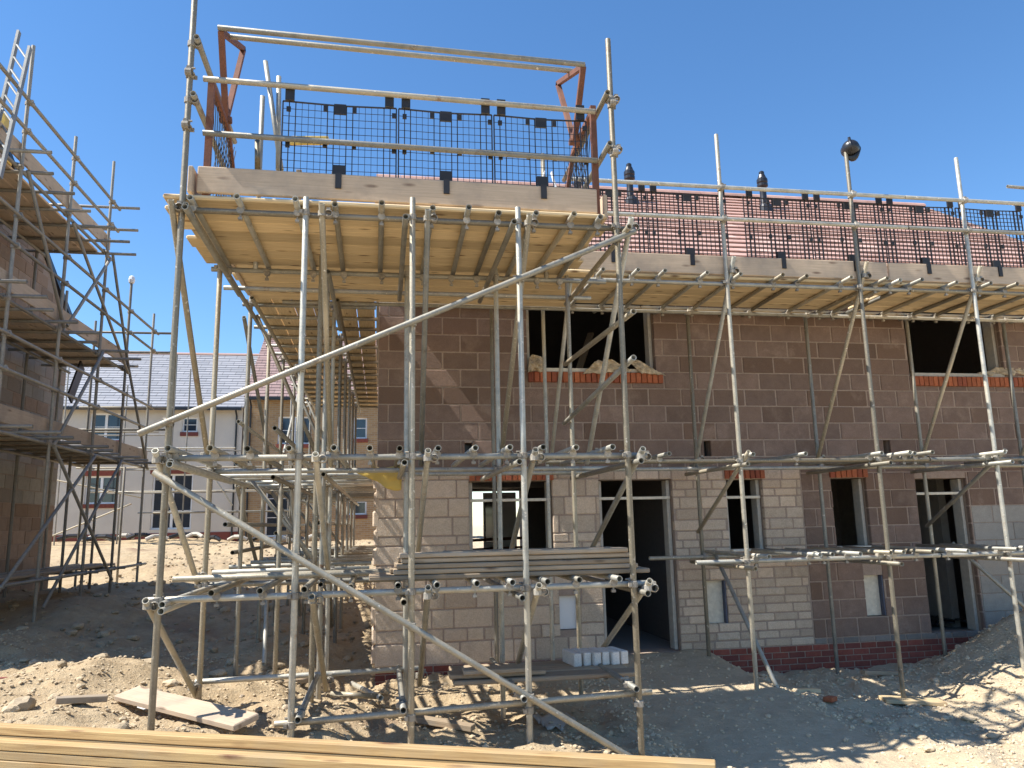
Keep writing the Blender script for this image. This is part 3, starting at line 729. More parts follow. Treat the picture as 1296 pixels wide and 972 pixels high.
for i, X in enumerate(C2):
    d_ = .07
    tube('brace', HF, (X + d_, 7.82, 2.95), (X + d_ - .02, 9.25, .68)); tube('brace', HF, (X + d_, 7.82, .72), (X + d_ - .04, 9.25, -.15)) if i in (1, 3) else None
    coupler(HF, (X + d_, 7.9, 2.8), math.pi/2); coupler(HF, (X + d_, 9.2, .75), math.pi/2)
tube('brace', HF, (4.02, 9.12, -.38), (4.12, 7.9, -1.82)); tube('brace', HF, (7.3, 9.1, -.36), (8.0, 8.5, -1.4))
tube('brace', HF, (2.05, 5.93, 1.72), (1.95, 8.0, 1.70)); tube('brace', HF, (2.02, 5.9, 1.32), (1.92, 8.0, 1.05))
planks_x(HF, -1.62, 2.25, 7.78, 9.25, 2.70); planks_x(HF, 2.26, 6.1, 7.98, 9.25, 2.752); planks_x(HF, 6.11, 10.0, 7.98, 9.25, 2.752)
for (xa, xb) in ((.30, 3.3), (3.31, 7.0), (7.01, 10.0)): board('deck_board', HF, (xa, 9.37, 2.752), (xb, 9.37, 2.752), .19, .038, DECK)
board('toe_board', HF, (2.1, 7.965, 2.885), (5.95, 7.965, 2.885), .225, .038, TOE, up=(0, 1, 0)); board('toe_board', HF, (5.97, 7.965, 2.885), (9.9, 7.965, 2.885), .225, .038, TOE, up=(0, 1, 0))
for (a, b2, lb) in ((2.10, 2.98, 'black wire mesh guard below the roof vent beside the tall corner pole'), (3.0, 3.96, 'black wire mesh guard ending at the open gap in the mesh row before the roof'),
                    (4.19, 5.03, 'black wire mesh guard below the second roof vent and right after the gap'), (5.06, 6.005, 'black wire mesh guard behind the pole that carries the black hard hat'),
                    (6.03, 6.98, 'black wire mesh guard between the hard hat pole and the next bare pole'), (7.02, 7.95, 'black wire mesh guard at the sloping end of the pink roof')):
    brick_guard(a, b2, 8.0, 3.765, 2.99, 3.80, lb, 'mesh guards along the house front', hs=.052, r=.0034)
tube('guard_rail', HF, PY(1275, 236, 8.9), PY(1420, 248, 8.9)); tube('guard_rail', HF, PY(1282, 258, 8.9), PY(1420, 272, 8.9)); tube('standard', HF, (10.05, 8.9, 2.7), (10.05, 8.9, 5.3))
block('sole_board', HF, (5.60, 7.86, gz(5.55, 7.9) + .02), (.62, .24, .04), DECK, .005, Matrix.Rotation(-.25, 4, 'Z') @ Matrix.Rotation(.05, 4, 'Y'))
# ------------------------------------------------------------------ scaffold down the gable side
SS = thing('gable_side_scaffold', (-1, 13, -1.4), 'receding tube scaffold with boarded deck down the side of the stone corner house', 'scaffold')
YS = [9.2, 10.75, 12.3, 13.9, 15.5, 17.1]
for Y in YS:
    tube('standard', SS, (-1.57, Y, gz(-1.57, Y) - .03), (-1.57, Y, 2.72 + (.5 if Y > 15 else 0))); tube('standard', SS, (-.61, Y + .15, gz(-.6, Y) - .03), (-.61, Y + .15, 2.72))
for X in (-1.57 + .05, -.60 + .05): tube('ledger', SS, (X, 5.9 if X < -1 else 7.4, 2.47), (X, 9.7, 2.47))
for X, z, ya in ((-1.52, .05, 8.0), (-.66, 1.0, 8.0), (-.66, .05, 8.4), (-1.14, -.05, 8.8)): tube('guard_rail', SS, (X, ya, z), (X, 16.5, z))
for (xa, ya, za, xb, yb, zb2) in ((-.66, 9.4, .5, -.66, 10.9, -1.3), (-.66, 12.4, .5, -.66, 10.9, -1.2), (-1.13, 10.0, .5, -1.13, 11.5, -1.2), (-1.5, 11.0, .5, -.7, 11.0, -.9)): tube('brace', SS, (xa, ya, za), (xb, yb, zb2))
for z in (2.70, .55, -.45):
    for X in (-1.57 + .05, -.60 + .05): tube('ledger', SS, (X, 8.95 if z > 2 else (5.9 if X < -1 else 7.4), z - .06), (X, 13.0, z - .06)); tube('ledger', SS, (X, 13.02, z - .06), (X, 18.2, z - .06))
    for Y in YS: coupler(SS, (-1.57, Y, z - .06), -math.pi/2); coupler(SS, (-.60, Y + .15, z - .06), -math.pi/2)
Y = 9.45
while Y < 18:
    tube('transom', SS, (-1.72 + j(.03), Y, 2.70), (-.11 + j(.02), Y, 2.70)); Y += .55
for z in (.56, -.42):
    Y = 8.3
    while Y < 18: tube('transom', SS, (-1.7 + j(.04), Y, z), (-.12 + j(.02), Y, z)); Y += (.75 if z > 0 else 1.1)
planks_y(SS, 8.93, 17.9, -1.58, -.64, 2.745); planks_y(SS, 8.93, 17.9, -.58, -.12, 2.745)
for Y in (8.6, 10.0, 11.5, 13.1, 14.7, 16.3):
    tube('standard', SS, (-1.08 + j(.05), Y, gz(-1.08, Y) - .03), (-1.08 + j(.02), Y, .75)); coupler(SS, (-1.08, Y, .5), -math.pi/2)
for z in (.48, -.50, .95): tube('ledger', SS, (-1.03, 7.6, z), (-1.03, 17.5, z)); tube('guard_rail', SS, (-1.62, 9.0, z + .25), (-1.62, 17.8, z + .25))
for Y in (9.2, 12.3, 15.5):
    tube('brace', SS, (-1.50, Y, 2.5), (-.66, Y + .05, .6)); tube('brace', SS, (-1.5, Y + .1, .55), (-.66, Y + .1, -.5))
tube('brace', SS, (-1.66, 9.3, 2.5), (-1.66, 12.5, .6)); tube('brace', SS, (-1.66, 15.4, 2.6), (-1.66, 12.5, .6)); tube('brace', SS, (-1.66, 9.3, .5), (-1.66, 12.3, -1.2)); tube('brace', SS, (-1.5, 10.9, -.4), (-1.3, 9.4, -1.5))
# ------------------------------------------------------------------ left house and its scaffold
LH = thing('left_house_shell', (-8, 11.8, -1.2), 'brown and grey blockwork house shell with bare gable behind the left scaffold', 'house')
LX = -6.0; YN, YFar = 8.45, 15.62; APY = 12.0
def gtop(y):   # gable verge
    return 4.02 + (YFar - y) * .66 if y > APY else 4.02 + (y - YN) * .66
b_ = MB(); b_.add([(LX - .008, YN, -1.4), (LX - .008, YFar, -1.4), (LX - .008, YFar, 4.0), (LX - .008, APY, gtop(APY) - .02), (LX - .008, YN, 4.0),
                   (LX - .3, YN, -1.4), (LX - .3, YFar, -1.4), (LX - .3, YFar, 4.0), (LX - .3, APY, gtop(APY) - .02), (LX - .3, YN, 4.0)],
       [(0,1,2,3,4), (9,8,7,6,5), (1,6,7,2), (0,4,9,5), (2,7,8,3), (3,8,9,4), (0,5,6,1)])
LW = b_.build('gable_wall', MORT, LH)
z = -1.3; k = 0
while z < 6.2:
    y = YFar - (k % 2) * .225 - .0
    first = True
    ye = YFar
    while ye > 10.8:
        ys_ = max(ye - (.225 if (first and k % 2) else .45), 10.4); first = False
        if gtop(ys_) > z + .225 or gtop(ye) > z + .225:
            if gtop(ye) >= z + .2 and gtop(ys_) >= z + .2:
                mt = DBLOCK if (.3 < z < 3.1 and not (1.9 < z < 2.2 and 14 < ye < 15)) else LBROWN
                block('block', LW, (LX - .03 + j(.002), (ys_ + ye)/2, z + .1125), (.06, round(ye - ys_ - .012, 3), .213), mt, .005)
        ye = ys_
    z += .225; k += 1
b_ = MB(); b_.box((-13, YN + .002, -1.4), (LX - .302, YN + .3, 4.0)); b_.build('side_wall', DBLOCK, LH)
b_ = MB(); b_.box((-13, YFar - .3, -1.4), (LX - .302, YFar - .002, 4.0)); b_.build('side_wall', DBLOCK, LH)
b_ = MB()
for sgn in (0, 1):
    ye_ = YN - .25 if sgn == 0 else YFar + .12
    zz = gtop(YFar) - (.17 if sgn == 0 else .08)
    b_.add([(-13, ye_, zz + .06), (LX + .06, ye_, zz + .06), (LX + .06, APY, gtop(APY) + .08), (-13, APY, gtop(APY) + .08), (-13, ye_, zz - .06), (LX + .06, ye_, zz - .06), (LX + .06, APY, gtop(APY) - .03), (-13, APY, gtop(APY) - .03)],
           [(0,1,2,3), (7,6,5,4), (1,5,6,2), (0,4,5,1)])
b_.build('roof', POLY, LH)
LS = thing('left_house_scaffold', (-5.1, 13, -1), 'dark tube scaffold with three boarded lifts around the left blockwork gable', 'scaffold')
XO, XI = -4.6, -5.72
for Y, t_ in ((8.5, 6.4), (10.05, 6.33), (11.6, 5.86), (13.2, 6.25), (14.52, 4.5), (16.0, 4.33)):
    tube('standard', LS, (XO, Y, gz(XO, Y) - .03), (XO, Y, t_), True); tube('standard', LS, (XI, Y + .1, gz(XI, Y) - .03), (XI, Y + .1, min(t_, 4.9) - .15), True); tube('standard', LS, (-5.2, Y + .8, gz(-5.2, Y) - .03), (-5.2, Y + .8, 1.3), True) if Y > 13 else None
DKS = ((1.36, 8.0, 16.3, (-.1, .45)), (3.0, 8.6, 14.75, (.5, .95)), (4.74, 9.4, 13.45, (.45, .9)))
for zd, ya, yb, rails in DKS:
    for X in (XO - .05, XI + .05): tube('ledger', LS, (X, ya, zd - .12), (X, yb + .15, zd - .12), True)
    y = ya + .3
    while y < yb:
        tube('transom', LS, (-5.98, y, zd - .07), (-4.35 + R3.uniform(-.1, .25), y, zd - .07), True); y += .62
    planks_y(LS, ya, yb, -5.75, -4.72, zd - .025, mat=TOE)
    board('toe_board', LS, (XO - .06, ya, zd + .11), (XO - .06, (ya + yb)/2, zd + .11), .225, .038, TOE, up=(1, 0, 0)); board('toe_board', LS, (XO - .06, (ya + yb)/2 + .01, zd + .11), (XO - .06, yb, zd + .11), .225, .038, TOE, up=(1, 0, 0))
    for Y in (10.05, 11.6, 13.2, 14.52, 16.0):
        if Y < yb: coupler(LS, (XO, Y, zd - .12), -math.pi/2)
for (z, yb) in ((5.5, 13.5), (5.1, 13.5), (3.55, 16.2), (3.95, 16.2), (1.98, 16.2), (2.42, 16.2), (-.62, 16.3)):
    tube('guard_rail', LS, (XO + .05, 8.0, z), (XO + .05, yb, z), True)
    for Y in (10.05, 11.6, 13.2, 14.52, 16.0):
        if Y < yb: coupler(LS, (XO, Y, z), math.pi/2)
    tube('transom', LS, (-5.9, yb - .1, z), (-4.2, yb - .1, z), True) if z > 1 else None
for (ya, za, yb, zb2) in ((10.1, 4.6, 11.6, 2.9), (13.2, 4.5, 11.7, 2.95), (11.6, 4.5, 14.5, 2.8), (13.2, 2.9, 11.6, 1.2), (11.6, 1.2, 14.4, -.8), (13.2, 1.2, 10.2, -.8), (14.5, 1.25, 11.7, -1.0), (16.0, 1.2, 14.5, 2.9), (13.3, 4.6, 14.5, 2.9)):
    tube('brace', LS, (XO + .06, ya, za), (XO + .06, yb, zb2), True)
bb = MB(); bb.lathe((XO, 14.52, 4.49), [(.03, 0), (.05, .02), (.06, .07), (.045, .13), (.02, .15)], 10); bb.build('end_cap', WHITE, LS)
tube('ledger', LS, (XI, 8, -.60), (XI, 16.2, -.60), True)
planks_y(LS, 9.6, 15.2, -5.2, -4.72, -.57, mat=OLDW)
for Y in (10.2, 11.8, 13.3, 14.6): tube('transom', LS, (-5.8, Y, -.615), (-4.4, Y, -.615), True)
bb = MB(); bb.bar(PX(88, 505, -5.2), PX(104, 462, -5.2), .22, .03, (1, 0, 0)); bb.build('loose_sheet', POLY, LS)
LD = thing('ladder', tuple(PX(-6, 230, -5.0)), 'grey aluminium ladder rising above the left scaffold platform', 'ladder')
ra, rb = PX(24, 40, -4.75), PX(-14, 205, -4.75); rc, rd = PX(38, 60, -4.45), PX(0, 225, -4.45)
LMET = metal('ladder_aluminium', (.20, .205, .20), (.15, .155, .15), (.28, .26, .22), .4, .5)
for p_, q_ in ((ra, rb), (rc, rd)): bb = MB(); bb.bar(p_, q_, .03, .065); bb.build('stile', LMET, LD)
for i in range(9):
    f = .1 + i * .1; bb = MB(); bb.tube(ra.lerp(rb, f), rc.lerp(rd, f), .014, 8); bb.build('rung', LMET, LD)
YH = thing('tile_hoist', (-4.9, 9.62, 4.77), 'yellow hoist frame with black wheel standing by the ladder on the left scaffold', 'hoist')
bb = MB(); c0 = PX(4, 155, -4.85); bb.box((c0.x - .2, c0.y - .03, c0.z - .1), (c0.x + .03, c0.y + .09, c0.z + .12)); bb.build('upper_box', YELL, YH)
bb = MB(); c0 = PX(4, 213, -4.85); bb.box((c0.x - .2, c0.y - .03, 4.755), (c0.x + .03, c0.y + .14, c0.z + .10)); bb.build('lower_box', YELL, YH)
bb = MB(); c0 = PX(-2, 176, -4.8); bb.tube(c0 + Vector((-.03, 0, 0)), c0 + Vector((.03, 0, 0)), .14, 18); bb.build('wheel', BLACKP, YH)
bb = MB(); bb.bar((-4.92, 9.62, 4.76), (-4.92, 9.62, 5.6), .04); bb.bar((-4.92, 9.78, 4.76), (-4.92, 9.78, 5.6), .04); bb.build('frame', YELL, YH)
#@@FAR
# ------------------------------------------------------------------ finished houses at the far end of the plot
def window(parent, x0, x1, z0, z1, y, nv=2, nh=2, sill=True, depth=.12, door=False):
    w_ = MB(); f = .06
    w_.box((x0, y, z0), (x0 + f, y + .07, z1)); w_.box((x1 - f, y, z0), (x1, y + .07, z1)); w_.box((x0 + f, y, z1 - f), (x1 - f, y + .07, z1)); w_.box((x0 + f, y, z0), (x1 - f, y + .07, z0 + f))
    for i in range(1, nv):
        xc = x0 + (x1 - x0) * i / nv; w_.box((xc - .045, y - .004, z0 + f), (xc + .045, y + .066, z1 - f))
    wo = w_.build('door' if door else 'window', WHITE, parent)
    for i in range(nv):
        xa = x0 + (x1 - x0) * i / nv + .05; xb = x0 + (x1 - x0) * (i + 1) / nv - .05
        b2 = MB(); b2.box((xa, y + .03, z0 + f), (xb, y + .04, z1 - f)); b2.build('pane', GLASS, wo)
        for k in range(1, nh):
            zc = z0 + (z1 - z0) * k / nh; b2 = MB(); b2.box((xa, y + .012, zc - .012), (xb, y + .028, zc + .012)); b2.build('glazing_bar', WHITE, wo)
    return wo
def far_house(label, x0, x1, y, zb, ze, ry, rz, wins, wallm, roofm, plinth):
    h_ = thing('far_house', ((x0 + x1)/2, y + 4, zb), label, 'house')
    us = [x0, x1] + [v for w in wins for v in (w[0], w[1])]; vs = [zb - .4, ze] + [v for w in wins for v in (w[2], w[3])]
    op = lambda u, v: any(w[0] < u < w[1] and w[2] < v < w[3] for w in wins)
    wall_core('wall', wallm, h_, us, vs, op, lambda u, v: Vector((u, y, v)), (0, .3, 0))
    b2 = MB(); b2.box((x0, y + .302, zb - .4), (x0 + .3, y + 8, ze)); b2.box((x1 - .3, y + .302, zb - .4), (x1, y + 8, ze)); b2.box((x0 + .3, y + 7.7, zb - .4), (x1 - .3, y + 8, ze)); b2.box((x0 + .3, y + 1.2, zb), (x1 - .3, y + 1.3, ze))
    b2.add([(x0 + .02, y + .1, ze), (x0 + .02, y + 7.9, ze), (x0 + .02, ry, rz - .15)], [(0,2,1)]); b2.add([(x1 - .02, y + .1, ze), (x1 - .02, y + 7.9, ze), (x1 - .02, ry, rz - .15)], [(0,1,2)])
    b2.build('other_walls', wallm, h_)
    for w in wins: window(h_, w[0], w[1], w[2], w[3], y + .08, *w[4:6], door=(w[2] < zb + .6))
    for w in wins:
        if w[2] > zb + .6:
            b2 = MB(); b2.box((w[0] - .04, y - .05, w[2] - .15), (w[1] + .04, y + .06, w[2] - .004)); b2.build('brick_sill', BRICKM, h_)
        if w[3] < ze - 1.2:
            b2 = MB(); b2.box((w[0] - .1, y - .012, w[3] + .004), (w[1] + .1, y + .05, w[3] + .2)); b2.build('brick_lintel', BRICKM, h_)
    if plinth:
        b2 = MB(); b2.box((x0 - .01, y - .02, zb - .4), (x1 + .01, y + .02, zb + .32)); b2.build('plinth', BRICKM, h_)
    # roof: courses stepped like lapped slates
    n = 22; ey = y - .3; ezz = ze - .05; b2 = MB()
    for i in range(n):
        ya = ey + (ry - ey) * i / n; yb2 = ey + (ry - ey) * (i + 1) / n; za = ezz + (rz - ezz) * i / n; zb2 = ezz + (rz - ezz) * (i + 1) / n
        b2.add([(x0 - .08, ya, za + .03), (x1 + .08, ya, za + .03), (x1 + .08, yb2, zb2 + .005), (x0 - .08, yb2, zb2 + .005), (x0 - .08, ya, za - .02), (x1 + .08, ya, za - .02)], [(0,1,2,3), (0,4,5,1)])
    b2.add([(x0 - .08, ry, rz), (x1 + .08, ry, rz), (x1 + .08, 2*ry - ey, ezz), (x0 - .08, 2*ry - ey, ezz)], [(0,1,2,3)])
    rf = b2.build('roof', roofm, h_)
    b2 = MB(); b2.tube((x0 - .08, ry, rz), (x1 + .08, ry, rz), .09, 8); b2.build('ridge', ROOFT, rf)
    b2 = MB(); b2.box((x0, ey - .1, ezz - .12), (x1, ey + .0, ezz - .02)); b2.build('gutter', BLACKP, h_)
    for xd in (x0 + .15, x1 - .2): b2 = MB(); b2.tube((xd, y - .06, zb - .2), (xd, y - .06, ezz - .3), .035, 8); b2.tube((xd, y - .06, ezz - .3), (xd, ey - .05, ezz - .1), .035, 8); b2.build('downpipe', BLACKP, h_)
    return h_
RTILE = tilemat('brown_red_tile', (.30, .20, .18), (.25, .16, .145), (.12, .08, .075), .33, .23)
far_house('pale rendered house with grey slate roof beyond the left scaffold', -15.5, -5.25, 30, -.4, 4.55, 34, 7.42,
          [(-10.6, -9.5, 3.30, 4.30, 2, 2), (-10.58, -9.52, 1.0, 2.0, 2, 2), (-8.3, -6.9, .05, 2.05, 2, 3), (-7.4, -6.85, 3.6, 4.16, 1, 2), (-14, -13, 1, 2, 2, 2)], RENDERM, SLATE, True)
far_house('buff brick house with brown tiled roof seen behind the receding scaffold', -5.1, 3.2, 30, -.6, 4.95, 34, 8.15,
          [(-3.95, -2.75, 3.14, 4.2, 2, 2), (-1.16, -.62, 3.34, 4.16, 1, 2), (-1.32, -.60, .45, 1.40, 1, 2), (-4.3, -3.2, -.3, 1.8, 2, 3), (.6, 1.6, 3.1, 4.1, 2, 2)], BUFF, RTILE, False)
FS = thing('far_scaffold', (-7, 27.5, -.5), 'thin scaffold frame standing before the pale rendered house', 'scaffold')
for i, X in enumerate((-12.6, -11.4, -10.5, -9.0, -8.6, -7.3, -6.6, -5.9, -4.7, -4.2, -3.2)):
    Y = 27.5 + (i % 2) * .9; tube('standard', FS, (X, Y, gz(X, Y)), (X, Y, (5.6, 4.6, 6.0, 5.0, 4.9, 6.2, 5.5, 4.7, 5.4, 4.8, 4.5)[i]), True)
for z, xa, xb in ((3.3, -12.8, -7.5), (2.75, -12.8, -5), (2.1, -10, -3), (1.3, -9.5, -3), (.6, -8, -3)):
    tube('ledger', FS, (xa, 27.45, z), (xb, 27.45, z)); tube('ledger', FS, (xa + .2, 28.45, z), (xb, 28.45, z), True)
for xa, za, xb, zb2 in ((-11.4, 1.9, -7.9, 1.1), (-8.2, .9, -11.5, -.5), (-7.3, 1.6, -4.5, .2), (-6, 2.3, -5, .8)): tube('brace', FS, (xa, 27.4, za), (xb, 27.4, zb2))
# things lying near the far houses
rr = random.Random(5)
for i in range(14):
    p0 = (-11 + i * .62 + rr.uniform(-.2, .2), 28.6 + rr.uniform(-.4, .5)); L = rr.uniform(.5, 1.1); zt = gz(*p0)
    b2 = MB(); pts = [Vector((p0[0] + L * t, p0[1] + .15 * math.sin(3*t + i), zt + .10 + .12 * math.sin(t * math.pi))) for t in (0, .33, .66, 1)]
    for a, c_ in zip(pts[:-1], pts[1:]): b2.tube(a, c_, .07, 8)
    tag(b2.build('drain_hose', (BLACKP, GREYP)[i % 2]), 'length of flexible pipe heaped on the soil before the pale rendered house', 'pipe', 'pipes before the rendered house')
# brick pallet among the far soil
BP = thing('brick_stack', tuple(PZ(215, 700, -1.0)), 'low broken stack of dusty red bricks on the sunlit soil', 'bricks')
c0 = PZ(205, 702, -1.0)
for i in range(26):
    L = i // 9; x = c0.x + (i % 9) * .24 + rr.uniform(-.03, .03) - L * -.3; y = c0.y + rr.uniform(-.1, .1)
    if x > c0.x + 2: continue
    block('brick', BP, (x, y, gz(x, y) + .04 + L * .07), (.22, .11, .065), BRICKM, .004, Matrix.Rotation(rr.uniform(-.4, .4), 4, 'Z'))
# ------------------------------------------------------------------ loose boards, blocks and tubes on the loading bay
SB = 'loose scaffold boards stacked on the middle lift'
for L in range(5):
    z = -.437 + .024 + .021 + L * .041
    for q_ in range(2):
        y0 = 6.22 + q_ * .235 + j(.02); x0 = (.06 if L else -.12) + j(.05) + .02 * L; x1 = (2.08 - .03 * L if L else 2.16) + j(.04)
        if L == 4 and q_: x0 = .5
        tag(board('scaffold_board', None, (x0, y0, z), (x1, y0, z + j(.002)), .225, .036, OLDW), 'grey weathered scaffold board in the flat stack on the middle lift', 'board', SB)
for i, (xa, xb, y) in enumerate(((-1.66, .25, 6.72), (-1.5, .3, 6.78), (-1.2, .5, 6.9))):
    o = tube('loose_tube', None, (xa, y, -.385), (xb, y + .05, -.385)); tag(o, 'loose scaffold tube lying across the middle lift beside the board stack', 'tube', 'loose tubes on the middle lift')
# boards on the lowest lift with white blocks
for i, (xa, xb, y, dz) in enumerate(((.58, 2.15, 6.62, 0), (.62, 2.1, 6.87, .002), (.6, 2.0, 7.12, .0), (.55, 1.35, 6.66, .042), (.66, 1.2, 6.60, .082))):
    z = -1.262 + dz
    tag(board('scaffold_board', None, (xa, y, z), (xb, y + j(.03), z), .22, .036, OLDW), ('grey scaffold board laid on the lowest lift under the white blocks' if i < 3 else 'short grey board offcut piled on the lowest lift'), 'board', 'boards on the lowest lift' if i < 3 else 'offcuts on the lowest lift')
for i in range(6):
    x = 1.62 + i * .085; y = 7.0 + (i % 2) * .02
    tag(block('white_block', None, (x + .06, y, -1.262 + .018 + .055), (.07, .30, .11), WHBLK, .006, Matrix.Rotation(.16 + j(.05), 4, 'Z')), 'small white block in the row set on the lowest boards', 'block', 'row of white blocks')
tag(board('plank_on_soil', None, PZ(160, 884, -1.30) + Vector((0, 0, .04)), PZ(312, 924, -1.36) + Vector((0, 0, .05)), .21, .045, TOE, (0, -.25, 1)), 'weathered plank lying on the sunlit soil at the foot of the corner pole', 'plank')
for n_, (a, b2, lb) in enumerate(((PZ(445, 872, -1.55), PZ(482, 888, -1.5), 'short loose tube on the soil pointing at the camera by the stone corner'), (PZ(418, 886, -1.48), PZ(478, 886, -1.50), 'pale loose tube lying flat on soil beneath the loading bay'))):
    o = tube('loose_tube', None, a + Vector((0, 0, .05)), b2 + Vector((0, 0, .03))); tag(o, lb, 'tube')
# yellow sheet sagging at the house corner, torn membrane at the sills
def sheet(name, pts, mat, label, cat, sag=.06, n=14, thick=.006, rough=.02, seed=1):
    a, b2, c_, d_ = [Vector(p_) for p_ in pts]; vs = []
    for iy in range(n + 1):
        for ix in range(n + 1):
            u, v = ix / n, iy / n; q_ = a.lerp(b2, u).lerp(d_.lerp(c_, u), v)
            q_ = q_ + Vector((0, -.02, -1)) * (sag * 4 * u * (1 - u) * (.3 + .7 * v)) + Vector((0, 1, .6)) * rough * (noise.noise(q_ * 9 + Vector((seed, 0, 0))) + .6 * noise.noise(q_ * 23 + Vector((0, seed, 0))) + .35 * abs(noise.noise(q_ * 41)))
            vs.append(q_)
    m = len(vs); vs2 = [v + Vector((0, thick, 0)) for v in vs]; fs = []
    for iy in range(n):
        for ix in range(n):
            i = iy*(n+1) + ix; fs.append((i, i+1, i+n+2, i+n+1)); fs.append((m+i, m+i+n+1, m+i+n+2, m+i+1))
    for i in range(n):
        fs.append((i, m+i, m+i+1, i+1)); k0 = n*(n+1); fs.append((k0+i, k0+i+1, m+k0+i+1, m+k0+i))
        l = i*(n+1); fs.append((l, l+n+1, m+l+n+1, m+l)); r_ = l+n; fs.append((r_, m+r_, m+r_+n+1, r_+n+1))
    b3 = MB(); b3.add(vs + vs2, fs); return tag(b3.build(name, mat, None, True), label, cat)
sheet('yellow_sheet', (PY(438, 594, 7.9), PY(509, 589, 7.7), PY(508, 619, 7.7), PY(484, 612, 7.8)), YELL, 'yellow plastic sheet sagging under the first lift at the house corner', 'sheet', .04)
sheet('torn_membrane', (PY(667, 470, 9.42), PY(692, 470, 9.42), PY(686, 452, 9.44), PY(672, 450, 9.44)), CLOTH, 'crumpled beige membrane on the left end of the upper window sill', 'membrane', -.01, 22, .03, .09, 3)
sheet('torn_membrane', (PY(738, 474, 9.40), PY(802, 470, 9.40), PY(775, 456, 9.40), PY(752, 457, 9.42)), CLOTH, 'torn beige membrane draped over the middle of the upper window sill', 'membrane', -.01, 22, .015, .07, 5)
sheet('torn_membrane', (PY(812, 472, 9.40), PY(842, 475, 9.40), PY(806, 455, 9.42), PY(792, 455, 9.42)), CLOTH, 'torn beige membrane hanging at the right end of the upper window sill', 'membrane', .02, 22, .012, .06, 8)
b2 = MB(); c0 = PY(1235, 462, 9.6)
sheet('window_membrane', (PY(1240, 474, 9.46), PY(1300, 474, 9.46), PY(1300, 466, 9.5), PY(1262, 466, 9.5)), CLOTH, 'folded pale membrane on the sill of the right upper window', 'membrane', -.01, 22, .03, .06, 9)
sheet('polythene_heap', (PZ(1180, 792, -1.58), PZ(1252, 792, -1.58), PZ(1236, 770, -1.5) + Vector((0, .3, .1)), PZ(1182, 768, -1.5) + Vector((0, .3, .1))), POLY, 'heap of black polythene inside the right hand doorway', 'polythene', -.16, 18, .08, .12, 4)
# hard hat pushed on a pole top
HH = thing('hard_hat', (5.53, 7.88, 4.38), 'black hard hat hung on the top of a scaffold pole before the roof', 'hard hat')
_az = Vector((-.50, -.80, .33)).normalized(); _ax = (Vector((.12, 0, -1)) - _az * Vector((.12, 0, -1)).dot(_az)).normalized(); _ay = _az.cross(_ax)
tl_ = Matrix((_ax, _ay, _az)).transposed().to_4x4(); tl_.translation = Vector((5.60, 7.90, 4.42))
def hat(nm, fn):
    tmp = MB(); fn(tmp); b2 = MB(); b2.add([tl_ @ v for v in tmp.v], tmp.f); b2.build(nm, BLACKP, HH, True)
hat('shell', lambda t: t.lathe((0, 0, 0), [(.105 * math.cos(a), .115 * math.sin(a)) for a in [math.radians(d_) for d_ in (0, 15, 30, 45, 60, 72, 82, 88)]], 24))
def _brim(t):
    t.lathe((0, 0, -.035), [(.102, 0), (.112, .0), (.116, .020), (.104, .036)], 24)
    t.v = [Vector((v.x * (1.42 if v.x > .04 else 1.0), v.y * (1.0 if v.x < .04 else .9), v.z - (.02 if v.x > .1 else 0))) for v in t.v]
hat('brim', _brim)
hat('crest', lambda t: t.bar((-.09, 0, .07), (.09, 0, .07), .03, .09))
# materials on the high platform
ST = thing('tile_stack', (-.75, 7.0, 2.612), 'stack of dark red roof tiles behind the mesh on the high platform', 'tiles')
for i in range(16):
    block('tile', ST, (-.78 + (i % 4) * .2 + j(.02), 6.85 + j(.05), 2.65 + (i // 4) * .055), (.18, .32, .045), BRICKM, .004, Matrix.Rotation(j(.1), 4, 'Z') @ Matrix.Rotation(j(.05), 4, 'Y'))
tag(board('yellow_plank', None, PY(366, 178, 6.85), PY(416, 178, 6.85), .03, .085, YELL), 'yellow painted board fixed behind the mesh above the red tile stack', 'board')
block('post', LB, (PY(424, 180, 6.9).x, 6.93, 2.95), (.05, .05, .68), OLDW, .003); block('post', LB, (-.80, 6.93, 2.95), (.05, .05, .68), OLDW, .003)
BG = thing('bulk_bag', (1.62, 7.15, 2.612), 'dirty white bulk bag sagging behind the mesh at the platform end', 'bag')
b2 = MB(); tmp = MB(); tmp.lathe((0, 0, 0), [(.18, 0), (.24, .06), (.25, .25), (.22, .42), (.20, .50), (.21, .60), (.12, .64)], 20)
b2.add([Vector((1.62, 7.15, 2.614)) + v + Vector((1, 1, .3)) * (.04 * noise.noise(v * 7)) for v in tmp.v], tmp.f); b2.build('body', WHITE, BG, True)
for dx in (-.12, .12): b2 = MB(); b2.bar((1.62 + dx, 7.1, 3.15), (1.62 + dx * .3, 7.1, 3.50), .05, .01); b2.build('strap', WHITE, BG)
for (x0p, y0p, x1p, y1p) in ((336, 78, 352, 135),): tube('guard_rail', LB, PY(x0p, y0p, 7.5), PY(356, 215, 7.3))
tube('standard', LB, PY(353, 97, 7.45), PY(352, 215, 7.45)); tube('standard', LB, PY(326, 178, 6.5), PY(326, 218, 6.5))
